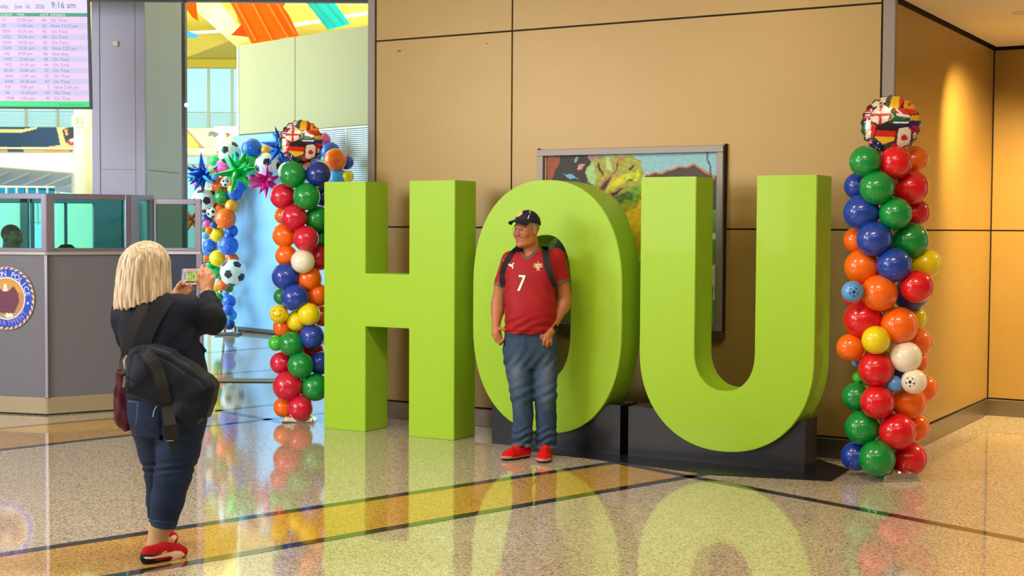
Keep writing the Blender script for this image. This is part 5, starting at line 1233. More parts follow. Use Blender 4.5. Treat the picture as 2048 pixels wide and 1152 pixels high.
shirt = D.obj('shirt', Mshirt, man, shirtcol); shirt['label'] = 'red football shirt with grey collar, white number 7 and crest'; SF = D.front(); DS = D
Mwp = mat('white_print', '#efe6dc', 0.5)
z5 = lambda L: [(940+a/4.115, 400+b/4.115) for a, b in L]      # coordinates read off the zoomed photo
decal('number_seven', [z5([(398, 612), (462, 616), (458, 632), (452, 650), (412, 752), (384, 750), (428, 642), (414, 636), (398, 640)])], fr, SF, mat('print_outline', '#5a1414', 0.5), shirt, lift=0.002)
decal('number_seven', [z5([(402, 617), (458, 620), (448, 650), (409, 748), (389, 746), (434, 640), (416, 633), (402, 637)])], fr, SF, Mwp, shirt, lift=0.004)
decal('cat_logo', [z5([(314, 530), (322, 526), (334, 534), (344, 532), (356, 518), (366, 520), (354, 532), (352, 540), (356, 566), (348, 568), (346, 552), (336, 550), (318, 540)])], fr, SF, Mwp, shirt)
decal('shoulder_logo', [z5([(645, 392), (664, 387), (686, 394), (680, 399), (664, 394), (650, 400)])], fr, SF, Mwp, shirt, dy0=-0.08)
Mgd = mat('crest_gold', '#c89a3a', 0.5); Mcr = mat('crest_red', '#c41420', 0.5); Mnv = mat('crest_blue', '#26407a', 0.5)
decal('crest', [z5([(556, 506), (566, 506), (566, 520), (556, 520)]), z5([(526, 524), (596, 524), (596, 530), (526, 530)]), z5([(524, 532), (534, 532), (534, 558), (524, 558)]), z5([(588, 532), (598, 532), (598, 558), (588, 558)]), z5([(550, 572), (572, 572), (580, 586), (564, 580), (542, 586)])], fr, SF, Mgd, shirt, 0.35)
decal('crest', [z5([(540, 528), (582, 528), (582, 556), (561, 574), (540, 556)])], fr, SF, Mwp, shirt, 0.35, 0.004)
decal('crest', [z5([(545, 532), (577, 532), (577, 554), (561, 568), (545, 554)])], fr, SF, Mcr, shirt, 0.35, 0.005)
decal('crest', [z5([(550, 536), (572, 536), (572, 553), (561, 563), (550, 553)])], fr, SF, Mwp, shirt, 0.35, 0.006)
for (a_, b_) in ((561, 541), (555, 547), (561, 547), (567, 547), (561, 553)): decal('crest', [z5([(a_-2.4, b_-2.4), (a_+2.4, b_-2.4), (a_+2.4, b_+2.4), (a_-2.4, b_+2.4)])], fr, SF, Mnv, shirt, 0.3, 0.007)
# jeans
Mjean = vmat('denim', 0.75, 0.25, bump=0.25, bscale=300)
D = SDF(fr(985, 915, -.3)-0.02, fr(1135, 640, .3)+0.02, 0.0042)
D.loft([(fr(cx, py)[2], fr(cx, py)[0], cy, hw*sc, dp) for (py, cx, hw, cy, dp) in ((652, 1061, 50, -.01, .138), (670, 1061, 52, -.005, .14), (695, 1061, 54, 0, .14), (715, 1061, 53, .005, .13), (735, 1061, 50, .005, .10))], 2.4, 0.02)
D.chain([fr(1035, 702, 0), fr(1039, 745, -.01), fr(1043.5, 788, -.02), fr(1046.5, 830, 0), fr(1044.5, 868, .0), fr(1044.5, 892, -.005)], [.103, .092, .082, .070, .073, .071], 0.02, flat=True)
D.chain([fr(1088, 702, 0), fr(1089.5, 745, -.01), fr(1090.5, 790, -.025), fr(1092.5, 835, .02), fr(1092.5, 870, .03), fr(1092.5, 898, .025)], [.102, .090, .080, .072, .075, .073], 0.02, flat=True)
def jw(x, y, z):
    a, b = fr.px(x, y, z); w = 0.006*np.sin((b-855)*0.42+0.12*(a-1060)+1.2*np.sin(a*0.15))*np.clip((b-848)/14, 0, 1)
    w += 0.0045*np.sin((b-780)*0.30+(a-1066)*0.16)*np.exp(-((b-785)/22)**2); w += 0.004*np.sin((a-1061)*0.30+(b-715)*0.22)*np.exp(-((b-722)/18)**2)
    w -= 0.004*np.exp(-((a-1052-(b-690)*0.05)/1.6)**2)*(b < 700)*(y < 0); return w
D.warp(jw)
def jeancol(x, y, z):
    a, b = fr.px(x, y, z); n_ = 0.5+0.5*np.sin(x*90+2*np.sin(z*30))*np.sin(z*80); col = np.tile(C('#344a64'), (len(x), 1)); col = mixc(col, C('#283a50'), 0.5*n_)
    fade = np.exp(-((a-1032)/14)**2-((b-745)/35)**2)+np.exp(-((a-1094)/15)**2-((b-750)/40)**2)+0.9*np.exp(-((a-1094)/12)**2-((b-805)/14)**2)+0.5*np.exp(-((a-1036)/9)**2-((b-812)/15)**2); col = mixc(col, C('#75879a'), 0.42*fade*(y < 0.02))
    wh = np.abs(np.sin((b-700)*0.20+(a-1060)*0.10*np.sign(a-1060))) > 0.985; 
    seam = (np.abs(np.abs(a-1061)-(50-(b-690)*0.012)) < 0.9) & (b > 690); col = mixc(col, C('#28384c'), 0.6*seam); hem = (b > 887) & (a < 1070) | (b > 892); col = mixc(col, C('#6a7076'), 0.5*hem); return col
jn = D.obj('jeans', Mjean, man, jeancol); JF = D.front()
decal('fly_seam', [[(1048.5, 672), (1050, 672), (1050, 694), (1046, 700), (1044.5, 699), (1048.5, 693)]], fr, JF, mat('denim_dark', '#24344a', 0.8), jn, 0.4)
decal('pocket_seam', [[(1009, 672), (1012, 669), (1018, 676), (1026, 672), (1027, 673.4), (1018, 678), (1010, 676)]], fr, JF, MATS['denim_dark'], jn, 0.4)
# shoes
def shoe(root, heel, toe, nm, colfn, m, hgt=0.095, wid=0.050, h=0.0035, open_=0.048, low=False):
    heel = np.array(heel); toe = np.array(toe); d = toe-heel; L_ = np.linalg.norm(d); d /= L_; s_ = np.array((d[1], -d[0], 0)); up = np.array((0, 0, 1.0)); R = np.stack([d, s_, up])
    D = SDF(np.minimum(heel, toe)-0.1-np.array((0, 0, -0.095)), np.maximum(heel, toe)+0.1+np.array((0, 0, 0.05)), h); q = lambda f, u, l=0: heel+d*(f*L_)+s_*l+up*u
    D.ell(q(0.20, 0.03), (0.24*L_, wid*0.72, 0.042), R, 0.01); D.ell(q(0.68, 0.026), (0.33*L_, wid, 0.040), R, 0.03); D.ell(q(0.45, 0.03), (0.36*L_, wid*0.78, 0.045), R, 0.02)
    D.cap(q(0.50, hgt*0.62), q(0.78, 0.040), 0.034, 0.026, 0.02); D.cap(q(0.16, hgt*0.62), q(0.42, hgt*0.62), 0.030, 0.034, 0.02); D.cap(q(0.10, 0.035), q(0.09, hgt*(0.80 if low else 0.7)), 0.032, 0.024, 0.015)
    # tread: flat sole with rounded outline
    sl, X, Y, Z = D.sub(D.lo, D.lo+np.array(D.d.shape)*h); D.d[sl] = np.maximum(D.d[sl], 0.001-Z)
    for f0, f1, w0, w1 in ((0.12, 0.45, wid*0.66, wid*0.72), (0.45, 0.72, wid*0.72, wid*0.95), (0.72, 0.84, wid*0.95, wid*0.72)):
        pass
    return D.obj(nm, m, root, lambda x, y, z: colfn(*( (np.stack([x, y, z], -1)-heel) @ R.T).T, L_)), D
Msh = vmat('suede', 0.75, 0.25, bump=0.1, bscale=200)
def mshoe(f, l, u, L_):
    col = np.tile(C('#cf0e14'), (len(f), 1)); n_ = 0.5+0.5*np.sin(f*120)*np.sin(l*150); col = mixc(col, C('#a80a10'), 0.4*n_)
    col[np.abs(f-0.62*L_-0.25*np.abs(l)) < 0.004] = C('#7a080c'); col[(np.abs(l) < 0.014) & (f > 0.42*L_) & (f < 0.66*L_) & (np.sin(f*420) > 0.2)] = C('#f02a20')
    col[u < 0.024+0.010*(f > 0.8*L_)] = C('#c08a76'); col[u < 0.016] = C('#2a2624'); return col
g_ = lambda a, b: np.array(gnd(a, b)-fr.o)
s1, _ = shoe(man, g_(1058, 914), g_(1004, 921.5), 'shoe', mshoe, Msh, 0.10, 0.050); s2, _ = shoe(man, g_(1093, 913.5), g_(1085, 927.5), 'shoe', mshoe, Msh, 0.11, 0.058)
# cap
D = SDF(hd.p(0, 0, 0)-np.array((.26, .26, .06)), hd.p(0, 0, 0)+np.array((.26, .26, .2)), 0.0032)
D.ell(hd.p(-0.014, 0, 0.046), (.106, .087, .100), hd.R, 0)
cutc = hd.p(0, 0, 0.056); nrm = -(hd.u*1.0-hd.f*0.20); nrm /= np.linalg.norm(nrm)
sl, X, Y, Z = D.sub(D.lo, D.lo+np.array(D.d.shape)*D.h); pd = (X-cutc[0])*nrm[0]+(Y-cutc[1])*nrm[1]+(Z-cutc[2])*nrm[2]; D.d[sl] = np.maximum(D.d[sl], pd)
capo = D.obj('cap', mat('navy_cap', '#12162a', 0.8, bump=0.1, bscale=250), man); CF = D.front()
vV = []; vF = []; nt_, nf_ = 25, 9
for sd_ in (0, 1):
    for i in range(nt_):
        t = -1+2*i/(nt_-1)
        for j in range(nf_):
            q = j/(nf_-1); f0 = 0.092-0.052*t*t; f1 = 0.168-0.090*abs(t)**2.6; f_ = f0+(f1-f0)*q
            vV.append(hd.p(f_, 0.078*t*(1-0.06*q), 0.080-0.012*t*t-0.008*q-0.008*q*q-0.012*q*t*t-(0.004 if sd_ else 0)))
for sd_ in (0, 1):
    for i in range(nt_-1):
        for j in range(nf_-1):
            k_ = sd_*nt_*nf_+i*nf_+j; q_ = (k_, k_+1, k_+nf_+1, k_+nf_); vF.append(q_ if sd_ else q_[::-1])
def rim_(L): 
    for a_, b_ in zip(L[:-1], L[1:]): vF.append((a_, b_, b_+nt_*nf_, a_+nt_*nf_))
rim_([i*nf_+nf_-1 for i in range(nt_)]); rim_([i*nf_ for i in range(nt_)]); rim_(list(range(nf_))); rim_([(nt_-1)*nf_+j for j in range(nf_)])
MB().add(vV, vF).build('visor', MATS['navy_cap'], capo, True)
zc = lambda L: [(980+a/11.52, 410+b/11.52) for a, b in L]
decal('cap_badge', [zc([(582, 262), (596, 230), (640, 190), (690, 148), (728, 137), (750, 152), (752, 190), (730, 222), (680, 258), (630, 275), (595, 278)])], fr, CF, mat('badge_gold', '#d8ac50', 0.5), capo, 0.3, 0.003, -0.1); decal('cap_badge', [zc([(640, 222), (690, 168), (722, 160), (732, 186), (690, 230), (650, 245)])], fr, CF, mat('badge_cream', '#efe2c0', 0.5), capo, 0.3, 0.0045, -0.1); decal('cap_badge', [zc([(665, 215), (700, 180), (712, 190), (680, 228)])], fr, CF, mat('badge_brown', '#a8762c', 0.5), capo, 0.3, 0.006, -0.1)
decal('cap_stripe', [zc([(918, 130), (938, 128), (928, 190), (908, 196)]), zc([(896, 232), (914, 228), (884, 320), (862, 325)])], fr, CF, Mwp, capo, 0.3, 0.003, -0.1)
# glasses
Mgl = mat('glasses_wire', '#c8b8a0', 0.25, 0.8); gs = MB()
for q in (-1, 1):
    rim = [hd.p(0.098-0.010*abs(math.cos(a)*q*0.5+0.5*1)**2*(1 if math.cos(a)*q > 0 else 0.2), q*0.033+0.024*math.copysign(abs(math.cos(a))**0.6, math.cos(a)), 0.004+0.015*math.copysign(abs(math.sin(a))**0.6, math.sin(a))) for a in np.linspace(0, 2*PI, 21)]
    gs.tube(rim, 0.0013, 5, False); gs.tube([hd.p(0.088, q*0.057, 0.010), hd.p(0.06, q*0.073, 0.010), hd.p(-0.01, q*0.084, 0.012)], 0.0014, 5)
gs.tube([hd.p(0.099, -0.010, 0.009), hd.p(0.106, 0, 0.013), hd.p(0.099, 0.010, 0.009)], 0.0014, 5); gs.build('glasses', Mgl, man, True)
# watch and ring
wv = Vector(fr(1099, 663, -.115)-fr(1106, 651, -.09)).normalized(); wc = Vector(fr(1104.5, 655, -.094)); a_ = wv.cross(Vector((0, -1, 0.2))).normalized(); b_ = a_.cross(wv)
wb_ = MB(); ring = [wc+a_*(.034*math.cos(t))+b_*(.032*math.sin(t)) for t in np.linspace(0, 2*PI, 25)]; wb_.ribbon(ring, 0.020, 0.004, [tuple((p-wc).normalized()) for p in ring]); w_ = wb_.build('watch', mat('watch_strap', '#1c1a1c', 0.6), man)
nf = (b_*-1 if b_.y > 0 else b_)*0.8+a_*(0.6 if a_.x > 0 else -0.6); nf.normalize(); sd = wv.cross(nf).normalized(); M = Matrix(((wv.x, sd.x, nf.x, 0), (wv.y, sd.y, nf.y, 0), (wv.z, sd.z, nf.z, 0), (0, 0, 0, 1))); M.translation = wc+nf*0.036
MB().cbox(-0.019, 0.019, -0.016, 0.016, -0.005, 0.006, 0.004, M).build('watch_face', mat('watch_glass', '#08080a', 0.12), w_)
rc = Vector(fr(1094.8, 688.3, -.128)); MB().tube([rc+Vector((.0128*math.cos(t), .0128*math.sin(t)*0.6, .004*math.sin(t))) for t in np.linspace(0, 2*PI, 17)], 0.002, 6, False).build('ring', mat('gold_ring', '#e0c080', 0.2, 0.9), man)
# backpack: a thing of its own
bpk = empty('backpack', fr.o); tag(bpk, 'black backpack worn by the man in the red shirt', 'backpack')
D = SDF(fr(1000, 660, .1)-0.03, fr(1120, 480, .45)+0.03, 0.006); pb = [tuple(fr(a, b, .2)[[0, 2]]) for a, b in ((1022, 512), (1100, 505), (1112, 560), (1113, 630), (1100, 650), (1030, 650), (1018, 620))]
D.polyprism(pb, 0.165, 0.30, 0.03, 0.0, 'u', 0.02); D.obj('bag', mat('backpack_black', '#121212', 0.7, bump=0.1), bpk)
def strap(pts, w, nm, m, frm, front, parent, lift=0.006, back=None):
    P = []
    for a, b in pts:
        p = frm(a, b, -0.12); y = float(front(np.array([p[0]]), np.array([p[2]]))[0]); P.append(Vector((p[0], (y if y == y else -0.05)-lift, p[2])))
    if back: P = [Vector(q) for q in back[0]]+P+[Vector(q) for q in back[1]]
    n_ = []
    for p in P: n_.append((0.0, -1.0, 0.35) if p.z > P[len(P)//2].z else (0.0, -1.0, 0.1))
    o = MB().ribbon(P, w, 0.008, n_).build(nm, m, parent); return o
Mst = mat('strap_black', '#0e0d0d', 0.7)
cat_ = lambda pts, n: [tuple(np.interp(t, np.linspace(0, 1, len(pts)), [p[i] for p in pts]) for i in (0, 1)) for t in np.linspace(0, 1, n)]
strap(cat_([(1037, 498), (1022, 512), (1011, 530), (1006.5, 548), (1006, 562), (1008, 574)], 16), 0.052, 'strap', Mst, fr, SF, bpk, back=([fr(1042, 492, .10), fr(1038.5, 494, .04)], []))
strap(cat_([(1090.5, 494), (1091.5, 505), (1093, 520), (1096, 535), (1099.5, 548), (1104, 562), (1108, 575)], 16), 0.049, 'strap', Mst, fr, SF, bpk, back=([fr(1088, 490, .11), fr(1090, 491.5, .05)], []))
pp = fr(1009.5, 522.5, -.1); yy = float(SF(np.array([pp[0]]), np.array([pp[2]]))[0]); o = MB().lathe([(0, 0.006), (0.011, 0.004), (0.012, 0)], 14, Matrix.Translation((pp[0], yy-0.012, pp[2])) @ Matrix.Rotation(PI/2, 4, 'X')).build('pin_badge', mat('pin_cream', '#d8bc90', 0.4), bpk)
# ------------------------------------------------------------------ THE WOMAN TAKING THE PICTURE
fw_r = Frame(330, 7.0); wo = empty('person', fw_r.o); tag(wo, 'blond bobbed woman in navy jacket seen from behind, photographing the man with a phone', 'person')
W_ = fw_r; ws = 7.0/F
wh = Head(W_(294, 540, 0.06), math.radians(180-40), 0.98, 0.05)
D = SDF(W_(215, 1140, -.35)-0.05, W_(470, 470, .6)+0.14, 0.0042)
wh.build(D, False, 0.9); D.cap(wh.p(-0.02, 0, -0.06), W_(318, 625, .03), .052, .07, 0.02)
D.loft([(W_(cx, py)[2], W_(cx, py)[0], cy, hw*ws, dp) for (py, cx, hw, cy, dp) in ((598, 322, 40, .03, .07), (625, 312, 66, .02, .10), (680, 318, 74, .02, .12), (740, 328, 72, .02, .125), (790, 333, 66, .01, .11), (830, 334, 64, .01, .11), (850, 335, 56, .02, .09))], 2.3, 0.02)
# arms and hands
D.chain([W_(385, 622, .02), W_(424, 640, .12), W_(412, 588, .30)], [.060, .045, .027], 0.02)
hY = .33
D.cap(W_(413, 590, .30), W_(413, 574, hY), .026, .031, 0.012)
kn = [W_(402, 552, hY+.03), W_(411, 548, hY+.02), W_(419, 550, hY+.01), W_(426, 557, hY)]
for i, q in enumerate(kn): D.cap(W_(409+i*3.5, 572, hY), q, .021, .0135, 0.010)
md = [W_(404, 541, hY+.055), W_(412.5, 539, hY+.05), W_(420, 543, hY+.04), W_(428, 551, hY+.03)]; tp = [W_(404.5, 532, hY+.085), W_(406, 541, hY+.085), W_(411, 548, hY+.08), W_(418, 557, hY+.07)]
hand_fingers(D, kn, md, tp, .0102)
D.chain([W_(402, 574, hY), W_(395, 562, hY-.005), W_(397, 549, hY+.005)], [.017, .0125, .0095], 0.006)
D.chain([W_(243, 632, .05), W_(262, 688, .20), W_(352, 596, .40)], [.058, .045, .027], 0.02)
lY = .42
D.cap(W_(350, 598, .40), W_(358, 583, lY), .026, .030, 0.012)
kn = [W_(364, 571, lY-.005), W_(370, 576, lY-.01), W_(373, 581, lY-.012), W_(374, 587, lY-.012)]
for i, q in enumerate(kn): D.cap(W_(358, 584, lY), q, .022, .0115, 0.008)
md = [W_(367, 568, lY-.03), W_(378, 570.5, lY-.02), W_(383, 574, lY-.02), W_(382, 581, lY-.02)]; tp = [W_(369, 565, lY-.01), W_(384, 566, lY+.0), W_(390, 569, lY), W_(388, 575, lY)]
hand_fingers(D, kn, md, tp, .0095)
D.chain([W_(354, 582, lY-.01), W_(357, 572, lY-.03), W_(362, 564.5, lY-.03)], [.017, .012, .0095], 0.006)
# legs
D.chain([W_(360, 870, .0), W_(346, 950, .0), W_(331, 1010, .0), W_(321, 1048, .0), W_(313, 1090, .0), W_(309, 1108, .0)], [.07, .06, .055, .054, .048, .045], 0.02)
D.cap(W_(300, 1110, -.005), W_(345, 1114, .05), .034, .026, 0.02)
fy2 = gnd(345, 1092).y-7.0
D.chain([W_(310, 860, .06), W_(317, 950, .14), W_(316, 1030, fy2-.05), W_(316, 1072, fy2-.05)], [.07, .05, .042, .038], 0.02); D.cap(W_(314, 1078, fy2-.05), W_(340, 1084, fy2), .03, .024, 0.015)
D.obj('body', Mskin, wo, skincol('#c68e6c', '#c4785c', wh, '#b89a70', hairfn=lambda f, l, u: (u > 0.03) | (f < -0.02)))
wh.eyes(wo, '#5a6a7a', '#8a7050')
# hair: a chin-length bob
D = SDF(W_(215, 640, -.25)-0.05, W_(362, 470, .35)+0.08, 0.0036)
hc_ = lambda a, b: W_(a, b, 0.04)
D.loft([(hc_(cx, py)[2], hc_(cx, py)[0], cy+.04, (hw-4.5)*ws, dp) for (py, cx, hw, cy, dp) in ((481, 294, 10, .0, .02), (486, 293, 26, .0, .062), (497, 291.5, 40, 0, .098), (515, 290, 50.5, 0, .122), (540, 288, 55, 0, .132), (565, 287.5, 57.5, 0, .136), (590, 287, 59.5, 0, .138), (606, 286, 59, 0, .134), (617, 285, 57, 0, .130))], 2.15, 0.01)
# slanting lower edge and the face opening in front
V3 = W_(345, 586, 0)-W_(230, 615, 0); nn = np.array((V3[2], 0, -V3[0])); nn /= np.linalg.norm(nn); pc = W_(262, 615, 0)
sl, X, Y, Z = D.sub(D.lo, D.lo+np.array(D.d.shape)*D.h); cut = (X-pc[0])*nn[0]+(Z-pc[2])*nn[2]-0.06*np.clip((W_(285, 600)[0]-X), 0, 0.1)*0-0.05*np.maximum(0, (X-W_(290, 600)[0]))*0; D.d[sl] = np.maximum(D.d[sl], cut)
D.ell(wh.p(0.135, 0, -0.05), (.085, .058, .11), wh.R, 0.03, 's')
def hw_(x, y, z):
    a, b = W_.px(x, y, z); th = np.arctan2(y-.08, x-W_(288, 560)[0]); g1 = np.sin(th*61+2.6*np.sin(z*11+th*3))*0.0016+np.sin(th*27+3.1*np.sin(z*8+th*2)+1)*0.0026+np.sin(th*8+1.2*np.sin(z*7))*0.004
    return g1*np.clip((b-482)/40, 0.1, 1)+0.003*np.clip((b-600)/15, 0, 1)*np.sin(th*37+2*np.sin(th*5))
D.warp(hw_, 0.03)
Mhair = mat('blond_hair', '#c8ac80', 0.38, spec=0.45); nt = Mhair.node_tree; L = nt.links; t_ = nt.nodes.new('ShaderNodeTexCoord'); mp_ = nt.nodes.new('ShaderNodeMapping'); mp_.inputs['Scale'].default_value = (130, 130, 5); n_ = nt.nodes.new('ShaderNodeTexNoise'); n_.inputs['Scale'].default_value = 1.0; n_.inputs['Detail'].default_value = 3
L.new(t_.outputs['Object'], mp_.inputs[0]); L.new(mp_.outputs[0], n_.inputs['Vector']); r_ = nt.nodes.new('ShaderNodeValToRGB'); e_ = r_.color_ramp.elements; e_[0].position = 0.30; e_[0].color = (*lin('#957f62'), 1); e_[1].position = 0.68; e_[1].color = (*lin('#eadcc4'), 1); q = e_.new(0.47); q.color = (*lin('#c4ae8e'), 1)
L.new(n_.outputs['Fac'], r_.inputs[0]); L.new(r_.outputs[0], nt.nodes['Principled BSDF'].inputs['Base Color']); b_ = nt.nodes.new('ShaderNodeBump'); b_.inputs['Strength'].default_value = 0.5; b_.inputs['Distance'].default_value = 0.004; L.new(n_.outputs['Fac'], b_.inputs['Height']); L.new(b_.outputs[0], nt.nodes['Principled BSDF'].inputs['Normal'])
D.obj('hair', Mhair, wo)
# jacket
D = SDF(W_(215, 830, -.35)-0.08, W_(470, 570, .5)+0.14, 0.0045)
D.loft([(W_(cx, py)[2], W_(cx, py)[0], cy, hw*ws, dp) for (py, cx, hw, cy, dp) in ((588, 326, 30, .03, .07), (594, 323, 48, .03, .085), (606, 316, 66, .025, .10), (625, 311, 77, .02, .115), (655, 314, 80, .02, .13), (690, 321, 80, .02, .138), (730, 331, 80, .02, .142), (770, 334, 82, .01, .15), (795, 336, 84, .01, .152))], 2.3, 0.02)
D.chain([W_(378, 622, .02), W_(400, 636, .06), W_(425, 641, .13)], [.082, .076, .069], 0.03); D.chain([W_(425, 641, .13), W_(422, 615, .22), W_(415.5, 592, .29)], [.068, .054, .043], 0.015, flat=True)
D.chain([W_(247, 634, .05), W_(255, 665, .14), W_(264, 690, .21)], [.078, .068, .06], 0.03); D.chain([W_(264, 690, .21), W_(310, 640, .32), W_(345, 604, .385)], [.06, .052, .043], 0.02, flat=True)
def jk(x, y, z):
    a, b = W_.px(x, y, z); w = 0.004*np.sin((a-380)*0.16+(b-640)*0.10)*np.exp(-((a-395)/30)**2-((b-655)/28)**2)+0.003*np.sin((b-600)*0.40+a*0.1)*np.exp(-((a-425)/18)**2-((b-602)/16)**2)
    return w+0.003*np.sin(a*0.09-b*0.05)*np.exp(-((b-690)/50)**2)+0.0025*np.sin(a*0.13+b*0.11)*np.exp(-((a-340)/60)**2-((b-720)/60)**2)
D.warp(jk); Mjk = mat('navy_jacket', '#0a1226', 0.72, spec=0.3, bump=0.08, bscale=260, noise=0.15, nscale=6)
jko = D.obj('jacket', Mjk, wo); JK = D.front(); DJ = D
# jacket flap at the right hip
MB().add([W_(396, 680, .02), W_(406, 690, .03), W_(414, 702, .04), (W_(409, 706, .03)), W_(417, 790, .06), W_(396, 790, .05)], [(0, 1, 2, 3), (0, 3, 4, 5)]).build('jacket_flap', Mjk, jko)
# jeans (cropped)
D = SDF(W_(235, 1070, -.3)-0.08, W_(430, 765, .45)+0.10, 0.0045)
D.loft([(W_(cx, py)[2], W_(cx, py)[0], cy, hw*ws, dp) for (py, cx, hw, cy, dp) in ((770, 332, 76, .01, .14), (790, 333, 79, .01, .145), (815, 333.5, 79.5, .01, .15), (840, 334, 77, .01, .15), (870, 336, 66, .02, .13))], 2.3, 0.03)
D.chain([W_(364, 842, .0), W_(357, 900, -.01), W_(346, 950, -.01), W_(335, 1000, .0), W_(325, 1052, .0)], [.118, .103, .089, .080, .066], 0.02, flat=True)
D.chain([W_(307, 842, .05), W_(317, 900, .10), W_(322, 950, .14), W_(320, 1000, .18), W_(317, 1034, .2)], [.118, .098, .078, .066, .055], 0.02, flat=True)
def wj(x, y, z):
    a, b = W_.px(x, y, z); w = 0.0045*np.sin((b-936)*0.42+(a-340)*0.05)*np.exp(-((b-938)/14)**2)+0.003*np.sin((b-870)*0.25-(a-330)*0.2)*np.exp(-((b-870)/25)**2-((a-330)/40)**2)
    w -= 0.004*np.exp(-((b-1045-(a-325)*0.12)/1.5)**2); w += 0.010*np.exp(-((a-322-(b-800)*0.02)/3.5)**2)*np.clip((b-815)/30, 0, 1)*(b < 880)*(y < 0.02); return w
D.warp(wj)
def wjc(x, y, z):
    a, b = W_.px(x, y, z); n_ = 0.5+0.5*np.sin(x*110+np.sin(z*40)*2)*np.sin(z*95); col = np.tile(C('#0f2546'), (len(x), 1)); col = mixc(col, C('#0f1d33'), 0.5*n_); col = mixc(col, C('#1f3656'), 0.35*np.exp(-((a-300)/30)**2-((b-870)/40)**2)+0.3*np.exp(-((a-350)/14)**2-((b-960)/50)**2))
    pk = (np.abs(b-803-(a-258)*0.08) < 1.2) & (a < 276) & (a > 256) | (np.abs(a-276+(b-803)*0.10) < 1.1) & (b > 803) & (b < 852); col = mixc(col, C('#4a6484'), 0.6*pk); hem = (b > 1042+(a-325)*0.12) & (a > 300); col = mixc(col, C('#2f4868'), 0.4*hem); return col
D.obj('jeans', vmat('denim_dark_blue', 0.7, 0.3, bump=0.2, bscale=320), wo, wjc)
# shoes
gw = lambda a, b: np.array(gnd(a, b)-W_.o)
zs = lambda L: [(260+a/7.58, 1000+b/7.58) for a, b in L]
def wshoe(f, l, u, L_):
    col = np.tile(C('#b5101c'), (len(f), 1)); n_ = 0.5+0.5*np.sin(f*140)*np.sin(u*160); col = mixc(col, C('#8e0a16'), 0.4*n_)
    so = (u < 0.014+0.004*(f > 0.9*L_)) | ((f < 0.20*L_) & (u < 0.052-0.16*f)); col[so] = C('#1a1a20'); return col
s3, D3 = shoe(wo, gw(286, 1129), gw(373, 1111), 'shoe', wshoe, Msh, 0.085, 0.046, 0.003)
S3 = D3.front()
s4, D4 = shoe(wo, gw(300, 1096), gw(352, 1085), 'shoe', wshoe, Msh, 0.085, 0.046, 0.003)
Mcream = mat('shoe_cream', '#e8cdb8', 0.6)
decal('side_stripe', [zs([(288, 790), (330, 788), (450, 798), (560, 780), (680, 772), (750, 792), (792, 840), (794, 880), (750, 905), (690, 915), (620, 908), (652, 878), (648, 850), (620, 836), (560, 836), (400, 830), (310, 815)])], W_, S3, Mcream, s3, 0.4, 0.003, -0.05, 'cream curved side stripe')
decal('gold_mark', [zs([(514, 768), (540, 755), (575, 738), (592, 770), (570, 788), (520, 785)])], W_, S3, mat('gold_print', '#e0a868', 0.4), s3, 0.4, 0.004, -0.05)
decal('side_stripe', [zs([(560, 590), (640, 545), (690, 555), (685, 600), (640, 660), (610, 650), (630, 600)])], W_, D4.front(), Mcream, s4, 0.4, 0.003, fy2)
# bracelets
MB().tube([W_(413, 584, .305)+np.array((.036*math.cos(t), .034*math.sin(t), .010*math.cos(t)+.004)) for t in np.linspace(0, 2*PI, 25)], .0028, 6, False).build('bracelet', mat('bracelet_metal', '#b8b0a8', 0.25, 0.9), wo, True)
MB().tube([W_(413, 587, .30)+np.array((.038*math.cos(t), .036*math.sin(t), .012*math.cos(t))) for t in np.linspace(0, 2*PI, 25)], .004, 6, False).build('bracelet', mat('bracelet_dark', '#3a2a28', 0.5), wo, True)
